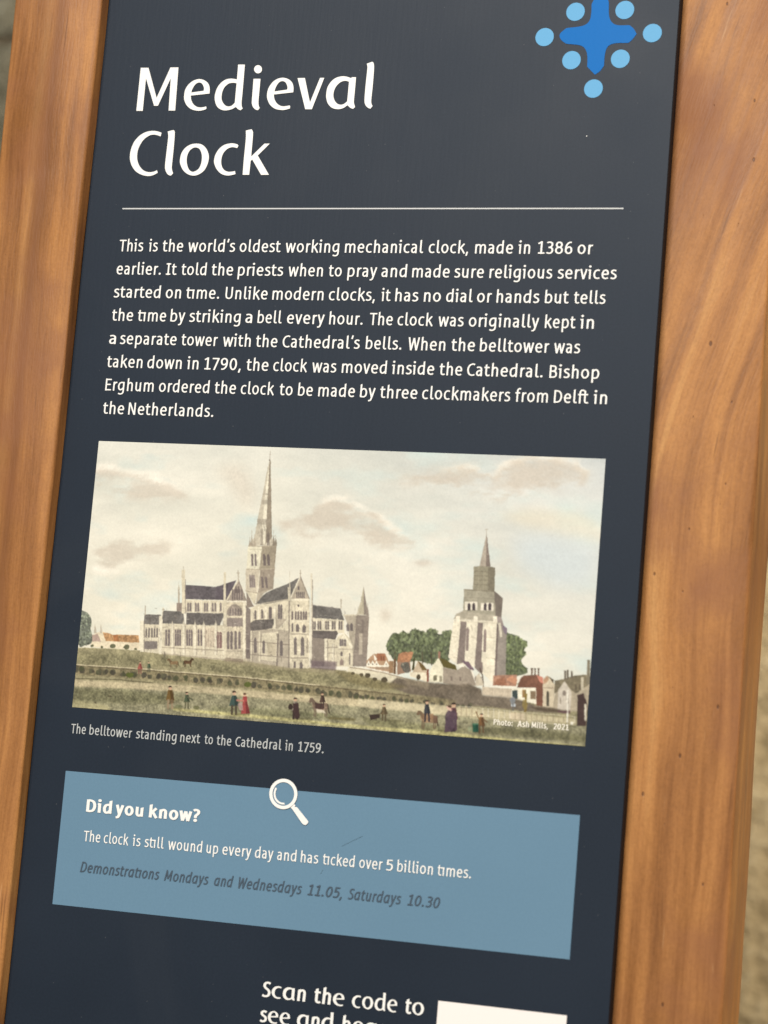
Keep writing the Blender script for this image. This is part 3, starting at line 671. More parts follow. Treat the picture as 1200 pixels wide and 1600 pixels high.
def foliage(k, P, base, n, r, light=(0, 0)):
    q = np.array(P, float); fill(k, P, [b_ * .82 for b_ in base], .9, 0, .3, True)
    lo, hi = q.min(0), q.max(0); cnt = 0
    while cnt < n:
        x, y = random.uniform(lo[0], hi[0]), random.uniform(lo[1], hi[1])
        ins = False
        for i in range(len(q)):
            (xa, ya), (xb, yb) = q[i - 1], q[i]
            if (ya > y) != (yb > y) and x < xa + (y - ya) / (yb - ya) * (xb - xa): ins = not ins
        if not ins: continue
        rel = (x - lo[0]) / (hi[0] - lo[0]); k_ = random.choice((.62, .75, .88, 1.0, 1.12, 1.25, 1.38)) * (1.14 - .28 * (y - lo[1]) / (hi[1] - lo[1])); rr = r * random.uniform(.25, .65)
        dab(k, x + random.uniform(-.3, .3) * r, y + random.uniform(-.3, .3) * r, rr * .8, rr, [base[0] * k_, base[1] * k_, base[2] * k_ * .95], .62); cnt += 1

# --- sky
yy = np.linspace(0, 1, PH)[:, None, None]; xx = np.linspace(0, 1, PW)[None, :, None]
img[:] = np.array((209, 204, 191)) * (1 - yy) + np.array((231, 220, 198)) * yy
img += np.array((-12, -8, 0)) * np.clip(xx * 1.6 - .6, 0, 1) * (1 - yy * .6)
n = fbm(60, 170, 5)[..., None] - .5; img += n * np.array((26, 22, 20)) * 1.3
n = np.clip(fbm(46, 110, 25)[..., None] - .52, 0, 1) * 4; img += n * (np.array((198, 207, 200)) - img) * .55
n = fbm(9, 22, 45, 3)[..., None] - .5; img += n * np.array((7, 7, 6))
CL = (194, 179, 162); CR = (238, 228, 212)
def cloud(k, P, rimP, a=.62):
    fill(k, rimP, CR, .8, 5, .04, True, 1.1); fill(k, P, CL, a * .62, 5, .05, True, 1.5); fill(k, P, CL, a * .75, 12, .05, True, 1.5)
cloud('A', [(150,160),(190,150),(260,172),(330,190),(420,212),(470,235),(530,272),(440,258),(370,262),(300,258),(230,240),(170,220),(142,205)], [(148,130),(210,120),(300,158),(380,160),(430,190),(500,240),(430,225),(330,195),(220,160),(150,155)], .5)
cloud('A', [(130,490),(180,470),(240,462),(320,472),(440,470),(452,490),(360,510),(290,520),(240,545),(205,560),(160,535)], [(130,560),(220,570),(330,530),(300,545),(220,590),(130,580)], .5)
cloud('I', [(438,822),(452,812),(472,806),(492,800),(506,789),(524,783),(545,788),(562,797),(580,802),(596,818),(614,832),(650,846),(655,852),(620,850),(590,850),(565,836),(540,826),(515,828),(490,838),(470,832),(450,828)], [(500,790),(510,778),(528,772),(545,780),(562,783),(582,795),(600,810),(622,826),(640,842),(610,830),(588,812),(560,797),(530,784)], .6)
cloud('B', [(220,188),(300,184),(380,178),(450,162),(520,150),(590,145),(640,160),(680,178),(710,168),(740,135),(800,112),(880,104),(960,112),(1040,128),(1085,170),(1060,200),(980,212),(900,212),(840,232),(790,255),(720,262),(660,245),(590,228),(500,215),(400,205),(300,196)], [(450,155),(520,138),(600,132),(660,165),(690,165),(720,122),(790,100),(900,92),(1040,110),(1090,160),(1070,165),(1020,125),(880,108),(780,122),(720,150),(690,182),(640,165),(590,148),(520,152)], .62)
fill('B', [(700,340),(850,310),(1050,330),(1140,380),(1140,460),(1000,430),(850,400)], (228,208,176), .35, 8, .05)
fill('B', [(760,440),(900,420),(1130,470),(1120,640),(950,650),(800,560)], (198,203,203), .7, 16, .04)
fill('B', [(340,540),(400,530),(430,545),(380,560)], (196,180,164), .5, 3)
fill('A', [(640,140),(760,120),(820,240),(780,330),(700,200)], (206,190,172), .45, 12)
fill('D', [(1000,320),(1060,310),(1080,360),(1020,400)], (196,180,162), .55, 5)

# --- ground
fill('I', [(90,1013),(150,1012),(217,1016),(300,1026),(352,1031),(440,1038),(523,1046),(600,1058),(720,1085),(930,1110),(930,1180),(90,1180)], (150,140,110), 1, 0, .3)
fill('I', [(90,1018),(200,1022),(330,1036),(440,1046),(530,1056),(640,1078),(500,1068),(360,1052),(240,1040),(90,1036)], (132,124,96), .8, 2, .5)
fill('I', [(90,1062),(200,1066),(330,1078),(480,1092),(620,1104),(760,1118),(930,1136),(930,1190),(90,1190)], (143,136,110), 1, 1, .45)
fill('I', [(90,1060),(150,1064),(250,1068),(360,1076),(470,1086),(560,1092),(700,1100),(712,1116),(560,1104),(440,1094),(330,1084),(200,1076),(90,1072)], (190,174,142), .9, 1, .25)
fill('I', [(90,1074),(200,1078),(260,1086),(310,1092),(250,1100),(90,1098)], (108,104,78), .7, 3, .5)
fill('I', [(330,1104),(420,1108),(520,1114),(560,1126),(440,1120),(330,1112)], (110,108,78), .55, 3, .5)
fill('I', [(740,1136),(820,1138),(925,1150),(925,1162),(820,1152),(740,1146)], (92,88,64), .7, 3, .5)
fill('I', [(560,1120),(700,1136),(760,1142),(690,1146),(580,1134)], (114,110,74), .5, 3, .5)
fill('I', [(110,1092),(170,1103),(172,1110),(108,1104)], (176,165,126), .7, 2)
fill('I', [(270,1106),(400,1117),(560,1133),(700,1144),(800,1155),(920,1166),(920,1170),(800,1160),(640,1144),(480,1130),(270,1110)], (184,174,122), .85, 1, .4)
for _ in range(420):                                       # tufts of grass
    x = random.uniform(100, 930); t_ = random.random(); y = 1020 + (x - 100) * .062 + t_ * 92
    g_ = random.choice(((104,98,74), (152,144,114), (116,112,80), (136,126,98), (94,88,64)))
    stroke('I', [(x, y), (x + random.uniform(3, 11), y + random.uniform(-.2, 1.4))], random.uniform(.6, 1.6), g_, .5)

# --- far houses and trees on the left
fill('C', [(180,440),(185,405),(215,380),(265,372),(300,400),(430,395),(505,400),(510,492),(330,486),(180,474)], (216,200,172))
fill('C', [(262,378),(300,382),(330,395),(360,392),(500,396),(505,446),(400,442),(282,436),(270,410)], (180,138,98), .95, 0, .4)
fill('C', [(330,395),(360,392),(370,438),(335,436)], (150,92,58), .6)
fill('C', [(190,400),(225,385),(250,440),(190,440)], (160,135,125), .8)
for x in (210, 248): fill('C', [(x,322),(x+8,368),(x+9,384),(x-9,384),(x-8,368)], (180,168,150))
foliage('C', [(108,250),(140,238),(170,260),(186,300),(178,350),(190,400),(184,450),(140,466),(100,460)], (124,127,114), 170, 13)
for x, y, r in ((190,468,12),(255,476,10),(328,470,20),(420,476,22),(480,490,10)): dab('C', x, y, r, r * .85, (102,100,78))
stroke('C', [(95,480),(300,486),(505,498)], 4, (196,184,150), .7)

# --- cathedral
SL, SM, SD = (207,194,169), (176,163,144), (142,129,117); RF = (112,106,100); WN = (104,94,92)
def win(k, xs, y0, y1, w, colr=WN, a=.85, lean=0.0):
    for x in xs: fill(k, [(x - w / 2 + lean * (y1 - y0), y0 + w * .7), (x + lean * (y1 - y0), y0), (x + w / 2 + lean * (y1 - y0), y0 + w * .7), (x + w / 2, y1), (x - w / 2, y1)], colr, a)
def butt(k, x, y0, y1, w, colr=(220,208,184), lean=-.0, sh=SD):
    rect(k, x - w / 2, y0, x + w / 2, y1, colr, .9, lean); rect(k, x + w / 2, y0, x + w * .5 + w * .35, y1, sh, .6, lean)
def pinn(k, x, y0, y1, w, colr=(196,184,162)):
    fill(k, [(x, y0), (x + w / 2, y1), (x - w / 2, y1)], colr); stroke(k, [(x, y0 - (y1 - y0) * .25), (x, y0 + 4)], max(w * .18, 2.2), SM, .9)
# west end
fill('D', [(760,345),(930,350),(912,692),(815,692),(790,420)], SM)
fill('D', [(845,348),(930,350),(912,692),(812,692),(830,560)], SD)
win('D', (788, 812), 398, 455, 20); rect('D', 862, 470, 884, 612, (196,182,160), .7)
rect('D', 880, 380, 894, 470, (118,106,98), .5); rect('D', 760, 345, 850, 352, SL, .9)
fill('D', [(893,155),(905,250),(926,346),(846,346),(872,260)], (186,174,150)); fill('D', [(893,155),(908,250),(926,346),(894,346),(893,240)], SD)
pinn('D', 920, 285, 350, 18, SD); pinn('D', 856, 300, 348, 14)
# nave
fill('D', [(553,280),(640,292),(738,304),(765,382),(550,366)], RF, 1, 0, .3); stroke('D', [(553,280),(738,304)], 5, (150,140,132), .7)
stroke('D', [(742,240),(742,304)], 7, SM); stroke('D', [(735,252),(749,252)], 5, SM)
fill('D', [(545,366),(760,382),(765,470),(540,456)], SL)
for x in (560, 596, 648, 692, 738): win('D', (x - 7, x + 8), 384, 446, 12); 
for x in (578, 622, 670, 716): rect('D', x - 4, 372, x + 4, 456, (222,210,188), .9)
fill('D', [(540,450),(712,455),(722,470),(700,518),(535,498)], (104,95,90), 1, 0, .3)
fill('D', [(538,498),(640,508),(632,692),(536,690)], SD); rect('D', 545, 520, 556, 640, (160,146,132), .7); 
fill('D', [(632,506),(712,512),(720,490),(768,470),(800,505),(822,560),(820,692),(630,692)], SL)
butt('D', 640, 505, 690, 18); butt('D', 688, 540, 690, 12)
fill('D', [(722,560),(760,468),(822,560),(812,580),(760,490),(735,575)], (226,214,190)); win('D', (738, 752, 768), 505, 556, 14); rect('D', 722, 572, 815, 580, SM); win('D', (745,), 588, 622, 16); win('D', (746,), 636, 684, 26, (138,120,112)); win('D', (800,), 600, 680, 8)
for x0, y0, x1, y1 in ((640,560,720,568),(655,600,700,606)): rect('D', x0, y0, x1, y1, SD, .6)
# crossing arm in front
fill('D', [(165,285),(395,240),(400,250),(400,480),(112,480),(115,320)], SL)
for x, y, h_ in ((168,312,64),(214,306,66),(264,290,84),(272,292,80),(326,272,100),(342,275,100)): win('D', (x,), y, y + h_, 15)
for x in (190, 240, 298): stroke('D', [(x, 290), (x - 3, 390)], 7, (222,210,188), .9)
for x in (155, 205, 225, 252, 315, 356): stroke('D', [(x, 330), (x - 2, 390)], 5, SD, .55)
fill('D', [(165,275),(210,225),(240,198),(290,175),(380,140),(460,98),(405,225),(395,243),(250,272)], RF, 1, 0, .3); stroke('D', [(172,278),(395,240)], 6, (186,173,152), .9)
fill('D', [(134,400),(165,380),(290,374),(300,395),(282,436),(170,456),(135,456)], (106,98,92), 1, 0, .3)
fill('D', [(306,376),(360,372),(385,376),(330,440),(300,440)], SM); stroke('D', [(385,372),(318,450)], 6, (216,204,180)); butt('D', 298, 300, 470, 12)
fill('D', [(100,458),(282,440),(400,455),(402,705),(100,660)], SM); fill('D', [(215,470),(310,462),(312,660),(195,645)], SL)
win('D', (168,), 496, 600, 20); win('D', (224,), 512, 604, 17); win('D', (342,), 514, 622, 20); win('D', (120,), 500, 600, 14)
for x in (140, 196, 316, 395): butt('D', x, 456, 660, 12, SL)
rect('D', 250, 530, 305, 618, (190,176,152)); stroke('D', [(320,470),(312,690)], 10, (112,100,94), .8); stroke('D', [(396,250),(392,700)], 10, (120,108,100), .7)
for y in (608, 520): stroke('D', [(100, y), (400, y + 26)], 5, (128,114,104), .8)
# its gable
fill('D', [(470,88),(500,150),(532,240),(528,705),(398,705),(400,235),(430,165)], SL, 1, 0, .25)
fill('D', [(470,96),(405,236),(525,238)], (168,154,136), .9); stroke('D', [(470,90),(402,240)], 7, (214,202,180)); stroke('D', [(470,90),(530,240)], 6, SD)
win('D', (446,458,470,482,494), 190, 234, 8); win('D', (457,), 150, 180, 12); rect('D', 405, 240, 528, 250, (222,210,186)); dab('D', 456, 285, 8, 10, WN)
win('D', (416,438,456,474,492,508), 318, 380, 14, (108,96,92)); rect('D', 405, 386, 525, 394, (214,202,178)); win('D', (450,), 402, 460, 22); win('D', (494,), 408, 464, 24); win('D', (416,), 400, 460, 12)
rect('D', 405, 470, 525, 480, SM); win('D', (436,), 492, 616, 20); win('D', (484,), 490, 620, 24); win('D', (516,), 500, 600, 8, SD); win('D', (432,), 654, 702, 14); win('D', (474,), 658, 706, 22); rect('D', 405, 632, 525, 638, (130,116,106), .8)
pinn('D', 398, 92, 246, 16); stroke('D', [(543,68),(546,240),(538,690)], 13, (214,202,180)); stroke('D', [(551,110),(550,690)], 5, SD, .8); stroke('D', [(470,44),(470,92)], 6, SM); stroke('D', [(462,68),(478,68)], 4, SM)
stroke('D', [(388,160),(392,250)], 7, SL)
# tower and spire
fill('G', [(262,1375),(370,1395),(345,1512),(315,1470)], SL); fill('G', [(370,1395),(515,1355),(430,1405),(355,1510)], SM)
fill('G', [(262,1178),(390,1178),(370,1402),(262,1382)], (200,186,164)); fill('G', [(388,1178),(532,1172),(516,1362),(370,1402)], (152,138,122))
fill('G', [(285,965),(415,965),(390,1182),(268,1182)], (214,204,180)); fill('G', [(413,965),(548,960),(531,1178),(389,1182)], (156,143,124))
win('G', (325, 356), 1036, 1152, 20, (120,108,104), .9, -.06); win('G', (438, 476), 1038, 1148, 24, (108,96,92), .9, -.06)
win('G', (308,326,344), 1228, 1352, 17, (132,118,114), .85, -.05); win('G', (420, 456), 1246, 1356, 20, (112,100,96), .9, -.06)
for P in ([(285,968),(415,970),(548,962)], [(268,1182),(388,1184),(531,1176)], [(262,1384),(370,1402),(516,1362)]): stroke('G', P, 9, (172,158,138), .9)
stroke('G', [(392,1190),(372,1400)], 7, (226,216,194), .8); stroke('G', [(300,1000),(408,1000)], 6, (172,160,138), .7)
fill('G', [(481,165),(490,165),(499,560),(504,890),(540,962),(290,962),(345,880),(375,700),(420,480),(458,270)], (190,178,158))
fill('G', [(480,180),(470,440),(461,600),(452,720),(440,945),(392,945),(420,720),(440,500),(466,300)], (222,211,188), .9)
fill('G', [(484,165),(492,200),(499,560),(504,890),(445,950),(455,720),(466,480)], (146,133,116)); stroke('G', [(482,170),(478,330)], 4, (132,120,106), .8)
for y0, y1, xa, xb in ((540,582,408,499),(716,768,366,501),(480,496,420,496)): rect('G', xa, y0, xb, y1, (150,138,122), .5)
win('G', (410,), 800, 960, 26, (142,130,116), .7); win('G', (470,), 840, 962, 26, (118,106,98), .7)
for x, y in ((318,850),(345,880),(520,850),(538,880),(300,900)): pinn('G', x, y, 966, 26, (168,154,136) if x < 400 else (140,128,112))
stroke('G', [(482,175),(490,92)], 5, (150,138,124), .9); stroke('G', [(478,120),(497,118)], 4, (160,148,134), .8); dab('G', 482, 172, 9, 7, (122,110,98))
# east arm
fill('C', [(535,320),(645,325),(636,520),(518,506)], SL); fill('C', [(540,255),(652,260),(642,326),(534,321)], (124,117,110), 1, 0, .3)
win('C', (552,570,590,607,625), 345, 412, 11); rect('C', 538, 436, 626, 490, (120,110,106), .85); butt('C', 522, 300, 508, 24); butt('C', 650, 268, 524, 24); rect('C', 530, 418, 640, 424, (222,210,186))
stroke('C', [(545,198),(545,262)], 7, SM); stroke('C', [(666,212),(664,268)], 9, SL); stroke('C', [(656,226),(674,226)], 5, SM)
fill('C', [(658,318),(1085,330),(1082,566),(655,524)], SL); fill('C', [(667,232),(800,238),(808,322),(660,318)], RF, 1, 0, .3); fill('C', [(822,246),(1062,250),(1076,262),(1045,332),(818,326)], (110,103,98), 1, 0, .3)
for x0, x1 in ((676,714),(742,786),(818,864),(892,930)):
    rect('C', x0, 352, x1, 470, (186,172,150), .8)
    nn = 3 if x1 - x0 > 40 else 2; win('C', [x0 + (i + .5) * (x1 - x0) / nn for i in range(nn)], 356, 468, 12, (110,98,98))
rect('C', 940, 345, 1012, 478, (204,188,164)); win('C', (952,968,984,1000), 350, 476, 5, (178,160,142)); win('C', (1030,1050), 370, 484, 17, (124,94,92))
for x in (726, 802, 878, 936, 1016, 1072): butt('C', x, 322, 530, 15); pinn('C', x, 300, 326, 13)
stroke('C', [(656,478),(1082,500)], 5, (150,136,120), .9); stroke('C', [(655,520),(1082,560)], 6, (160,146,126), .9); stroke('C', [(655,380),(1082,392)], 4, (186,172,150), .7)
rect('C', 1090, 536, 1140, 562, (120,104,96), .7); rect('C', 668, 504, 680, 544, (110,100,88), .6)
fill('C', [(806,158),(1092,166),(1090,252),(800,242)], SL)
for x in (832, 848, 884, 900, 944, 960, 996, 1014, 1050): win('C', (x,), 176, 238, 13, (118,106,104))
for x in (866, 922, 978, 1032): rect('C', x - 4, 166, x + 4, 246, (224,212,190), .9)
fill('C', [(815,60),(1020,72),(1090,48),(1155,28),(1096,162),(810,155)], (104,96,97), 1, 0, .3); fill('C', [(1020,72),(1150,30),(1095,160),(1015,158)], (96,86,90), .6)
stroke('C', [(806,160),(1092,168)], 6, (216,204,180)); rect('C', 755, 180, 792, 236, (148,132,120)); rect('C', 764, 80, 776, 180, SM); pinn('C', 770, 50, 90, 14)
stroke('C', [(800,-40),(802,160),(800,250)], 22, SL); stroke('C', [(814,20),(813,250)], 6, SD, .7); pinn('C', 800, -50, 10, 22)
# east transept gable
fill('D', [(55,110),(82,170),(106,250),(112,660),(-30,650),(-28,250),(8,180)], (198,184,160), 1, 0, .25)
fill('D', [(55,118),(-22,250),(104,252)], (150,136,124), .85); stroke('D', [(55,112),(-26,252)], 7, SL); stroke('D', [(55,112),(107,252)], 6, SD); win('D', (16,30,46,62,78), 170, 246, 11, (110,98,94)); win('D', (38,54), 150, 200, 9, (104,92,88))
rect('D', -26, 252, 106, 262, (222,210,188)); fill('D', [(-18,350),(-12,300),(30,274),(70,300),(80,350)], (150,136,124), .9, 0, .3, True); win('D', (0,18,36,54,72), 300, 350, 9, (118,106,102)); rect('D', -22, 366, 84, 424, (128,115,110), .8); rect('D', -24, 354, 100, 362, SL)
win('D', (-14, 8, 36, 62), 452, 576, 17, (112,100,98)); rect('D', -26, 584, 100, 592, SM); stroke('D', [(-36,60),(-38,250),(-36,640)], 15, SL); stroke('D', [(94,262),(92,640)], 16, (218,206,182)); 
fill('D', [(104,285),(136,310),(134,640),(104,640)], (118,106,100), .85); stroke('D', [(52,48),(54,112)], 6, SM); stroke('D', [(42,66),(64,66)], 6, SM); fill('D', [(108,190),(150,276),(160,290),(110,300)], (140,126,114))
# foot of the walls
fill('D', [(-40,640),(120,655),(320,688),(400,700),(540,712),(700,718),(790,722),(700,735),(400,722),(100,680),(-40,664)], (150,138,112), .7, 1)
fill('D', [(538,650),(715,660),(705,718),(540,705)], (112,96,98), .75, 1); fill('C', [(1080,545),(1200,556),(1200,580),(1080,570)], (128,112,98), .6)
for _ in range(420):                                       # ink lines, courses and stains over the masonry
    x = random.uniform(224, 570); y = random.uniform(948, 1014 + (x - 224) * .085)
    if random.random() < .7: stroke('I', [(x, y), (x - .1, y + random.uniform(2, 9))], random.uniform(.4, .9), random.choice(((96,84,78), (118,104,94), (88,80,76))), .42)
    else: stroke('I', [(x, y), (x + random.uniform(2, 6), y + .3)], .7, random.choice(((232,222,200), (110,98,88))), .5)
for _ in range(60):
    y = random.uniform(800, 920); w_ = 4 + (y - 800) * .14; x = 421 - (y - 720) * .09 + random.uniform(-w_, w_); stroke('I', [(x, y), (x - .2, y + random.uniform(2, 7))], .6, random.choice(((112,100,90), (96,86,80), (226,216,194))), .45)
for _ in range(70):                                        # slate courses on the roofs
    k_, xr, yr = random.choice((('C', (820, 1090), (64, 150)), ('C', (665, 800), (240, 316)), ('C', (830, 1040), (256, 322)), ('D', (560, 740), (292, 366))))
    x, y = random.uniform(*xr), random.uniform(*yr); stroke(k_, [(x, y), (x + random.uniform(8, 26), y + 1)], 2.4, random.choice(((92,86,84), (136,128,120))), .35)
# --- bell tower
HS, HD = (222,210,187), (132,118,110)
foliage('H', [(655,1090),(700,1070),(760,1085),(800,1120),(845,1135),(848,1180),(825,1220),(838,1260),(800,1310),(815,1360),(850,1390),(850,1430),(780,1455),(655,1450)], (106,112,84), 340, 24)
foliage('E', [(240,440),(262,370),(300,322),(350,330),(385,305),(430,330),(455,292),(500,300),(540,305),(570,330),(600,288),(650,292),(680,330),(710,330),(740,305),(790,300),(805,340),(790,470),(770,560),(640,590),(500,560),(320,560),(270,500)], (103,108,84), 800, 26)
for x in (312, 395, 545, 620): stroke('E', [(x, 480), (x + 4, 600)], 9, (84,74,58), .8)
fill('H', [(476,142),(514,448),(410,446)], (172,158,142)); fill('H', [(476,142),(514,448),(470,448)], (128,114,104)); stroke('H', [(475,98),(476,150)], 5, SM); stroke('H', [(462,102),(490,102)], 5, SM); stroke('H', [(440,330),(502,332)], 4, SM, .7)
fill('H', [(360,448),(420,440),(556,455),(550,675),(350,662)], (150,141,120)); fill('H', [(490,450),(556,455),(550,675),(490,670)], (124,115,98))
for y in (490, 530, 570, 612): stroke('H', [(358, y), (552, y + 6)], 8, (126,116,98), .7)
for x in (405, 450): stroke('H', [(x, 450), (x - 4, 664)], 5, (170,160,138), .7)
fill('H', [(268,655),(350,660),(550,672),(628,738),(613,922),(565,905),(258,862)], (160,151,132)); fill('H', [(545,672),(628,738),(613,922),(560,905)], (118,107,97))
stroke('H', [(266,660),(350,664),(548,678)], 10, (136,126,108)); stroke('H', [(268,730),(550,745)], 5, (140,130,114), .7)
rect('H', 276, 772, 392, 848, (222,210,190)); rect('H', 424, 782, 540, 854, (222,210,190)); win('H', (314,358,464,506), 778, 852, 28, (74,64,66), .95)
fill('H', [(258,858),(565,904),(578,956),(238,940),(168,932),(200,880)], (172,161,142)); fill('H', [(568,905),(615,920),(640,1000),(668,1040),(660,1090),(600,1000),(578,956)], (150,136,128)); fill('H', [(625,985),(668,1020),(662,1080),(625,1060)], (124,110,118), .9)
fill('H', [(175,940),(578,958),(552,1542),(380,1380),(205,1352),(125,1290),(150,1080)], HS)
fill('H', [(572,962),(600,965),(640,1060),(662,1080),(652,1452),(545,1542)], (148,137,126)); stroke('H', [(596,970),(612,1100)], 22, HS, .8); fill('H', [(572,970),(588,1000),(566,1500),(548,1530)], (112,98,92), .8)
fill('H', [(238,948),(292,960),(272,1335),(200,1352)], HD); fill('H', [(396,962),(444,970),(424,1440),(364,1382)], HD)
win('H', (296,), 1004, 1228, 26, (132,116,110), .9, .03); win('H', (458,), 1020, 1238, 26, (132,116,110), .9, .03); win('H', (432,), 1330, 1425, 20, (120,104,98)); stroke('H', [(330,985),(348,1040)], 6, (150,136,120), .7)
for P in ([(178,925),(240,932),(380,942),(576,958)], [(178,945),(240,950),(576,972)]): stroke('H', P, 8, (196,184,162), .9)
for x in (212, 376, 556): rect('H', x - 18, 905, x + 18, 955, (228,216,194))
for y in (1100, 1290): stroke('H', [(150, y - 6), (216, y)], 5, (176,162,140), .8); stroke('H', [(330, y), (372, y + 4)], 5, (176,162,140), .8); stroke('H', [(470, y), (560, y + 8)], 6, (182,170,146), .8)
for _ in range(70):
    x, y = random.uniform(700, 775), random.uniform(972, 1060); stroke('I', [(x, y), (x, y + random.uniform(1, 5))], .5, (150,136,118), .4)
# --- houses in front
fill('E', [(70,560),(130,500),(200,500),(240,520),(262,570),(262,660),(70,615)], (172,140,112))
for x in (88, 122, 156, 238): fill('E', [(x, 555), (x + 24, 600), (x - 20, 598)], (230,220,200)); dab('E', x, 588, 6, 7, (110,96,84))
rect('E', 70, 598, 262, 612, (226,216,196)); rect('E', 100, 614, 262, 634, (158,134,112)); stroke('E', [(72,620),(262,656)], 7, (224,212,192)); fill('E', [(130,500),(160,545),(140,560)], (232,222,204)); rect('E', 160, 495, 232, 560, (150,98,72), .8)
for x in (190, 212): rect('E', x, 520, x + 10, 556, (110,80,64), .8)
rect('E', 262, 560, 300, 665, (150,120,92)); rect('E', 302, 545, 320, 672, (104,76,52))
fill('E', [(345,500),(380,484),(470,482),(455,540),(440,570),(330,572)], (168,122,92), 1, 0, .3); fill('E', [(330,572),(440,568),(450,650),(330,680)], (146,118,98)); foliage('E', [(360,600),(400,570),(430,585),(440,650),(400,660)], (118,114,104), 14, 14)
fill('E', [(470,545),(486,520),(478,640),(455,640)], (72,68,40)); fill('E', [(470,640),(510,560),(560,600),(590,660),(600,735),(440,690)], (190,170,144)); fill('E', [(510,560),(560,600),(590,640),(540,640)], (112,92,58)); fill('E', [(440,655),(590,660),(596,740),(440,692)], (222,208,182)); dab('E', 515, 698, 20, 26, (82,72,56)); rect('E', 584, 630, 602, 735, (128,78,62))
fill('E', [(605,740),(612,640),(640,590),(685,535),(725,615),(724,745)], (218,208,182)); fill('E', [(685,530),(760,560),(830,600),(842,640),(724,615)], (98,88,50)); stroke('E', [(690,480),(690,540)], 18, (150,112,96)); dab('E', 654, 708, 20, 26, (120,112,92)); rect('E', 690, 690, 715, 740, (140,130,110), .8)
fill('E', [(722,616),(842,640),(900,600),(960,640),(1010,770),(850,775),(722,748)], (156,142,126)); fill('E', [(862,610),(885,580),(905,612)], (232,222,204)); fill('E', [(880,560),(940,565),(990,640),(960,640),(915,600)], (118,98,104)); stroke('E', [(962,635),(1004,750)], 12, (226,214,196)); stroke('E', [(1036,620),(1060,690),(1066,780)], 10, (92,78,66)); win('E', (795,870,1000,1045), 690, 730, 16, (120,106,96)); fill('E', [(1000,700),(1030,660),(1070,770),(1000,770)], (196,182,160))
fill('F', [(355,632),(400,625),(540,622),(535,712),(350,706)], (166,126,104), 1, 0, .3); fill('F', [(455,660),(500,628),(545,660),(530,700)], (196,142,112), .8); fill('F', [(380,660),(440,640),(462,706),(360,704)], (150,102,78), .7)
fill('F', [(540,722),(560,660),(590,628),(690,620),(748,690),(742,724)], (116,82,66), 1, 0, .25); fill('F', [(690,620),(740,640),(748,692),(718,680)], (190,128,108)); fill('F', [(500,728),(700,726),(700,850),(500,812)], (226,216,194)); fill('F', [(690,700),(745,692),(740,872),(690,862)], (116,80,64))
rect('F', 502, 742, 546, 812, (66,76,74)); rect('F', 580, 738, 608, 800, (150,120,82)); rect('F', 644, 748, 686, 812, (128,108,86)); rect('F', 600, 740, 612, 812, (128,110,70))
for x in (655, 680, 708): rect('F', x - 6, 574, x + 6, 632, (112,92,78)); rect('F', x - 9, 570, x + 9, 580, (90,74,62))
fill('F', [(745,660),(775,628),(800,640),(835,700),(832,880),(742,872)], (200,184,158)); win('F', (780,), 745, 868, 22, (66,62,52)); fill('F', [(775,630),(830,660),(822,690),(800,650)], (74,62,44)); rect('F', 748, 720, 830, 728, (150,132,112), .7); fill('F', [(745,650),(775,628),(790,660),(750,700)], (168,128,100), .8)
fill('F', [(820,870),(850,690),(880,660),(990,628),(1085,620),(1110,640),(1108,900),(1000,910),(840,905)], (170,156,134)); fill('F', [(835,668),(900,655),(990,628),(1080,622),(1100,700),(1000,770),(960,740),(912,676),(862,750),(830,770)], (124,113,92), 1, 0, .3)
fill('F', [(855,900),(862,740),(912,672),(965,760),(955,905)], (192,180,164)); win('F', (908,), 740, 785, 26, (120,108,98)); win('F', (880,938), 800, 850, 12, (140,128,114)); win('F', (1000,1030), 690, 740, 14, (96,84,70)); rect('F', 1040, 640, 1060, 740, (186,174,152))
for x, a_, b_ in ((916,588,660),(936,586,660),(968,592,650)): rect('F', x - 8, a_, x + 8, b_, (108,98,84))
fill('F', [(1088,505),(1112,505),(1108,700),(1084,700)], (128,118,100)); fill('F', [(1012,780),(1060,765),(1088,850),(1080,1024),(1008,1020)], (74,58,54)); rect('F', 1066, 850, 1082, 980, (200,190,170))
# walls and hedges below the houses
fill('D', [(790,696),(860,700),(1000,728),(1200,782),(1215,830),(1080,806),(900,756),(790,724)], (212,200,174)); stroke('D', [(800,697),(1000,727),(1210,782)], 7, (150,132,112), .9)
fill('E', [(250,770),(330,700),(420,720),(600,742),(850,762),(940,755),(1050,800),(1060,862),(1200,880),(1200,945),(1000,930),(700,880),(420,840)], (112,100,86), 1, 1, .3); fill('E', [(400,706),(600,740),(600,800),(420,760)], (138,124,104), .8, 1)
fill('F', [(268,716),(500,732),(492,800),(268,778)], (190,174,152)); 
for x in (350, 424, 470): stroke('F', [(x, 722), (x - 4, 792)], 3, (150,134,116), .8)
fill('F', [(0,740),(260,780),(500,800),(690,862),(830,882),(950,915),(820,920),(600,905),(300,870),(0,860)], (116,104,90), 1, 1, .3); fill('F', [(640,870),(740,880),(960,905),(950,922),(700,900)], (84,72,58), .9, 1); fill('F', [(860,900),(955,905),(950,925),(860,915)], (100,70,78), .7)
for x, y, r in ((820,738,14),(880,748,14),(920,752,22),(968,776,16),(1030,782,24)): dab('D', x, y, r, r * .85, (88,78,62))
fill('D', [(690,722),(800,730),(960,780),(1080,800),(1200,830),(1000,850),(800,800)], (122,110,78), .6, 2, .4)
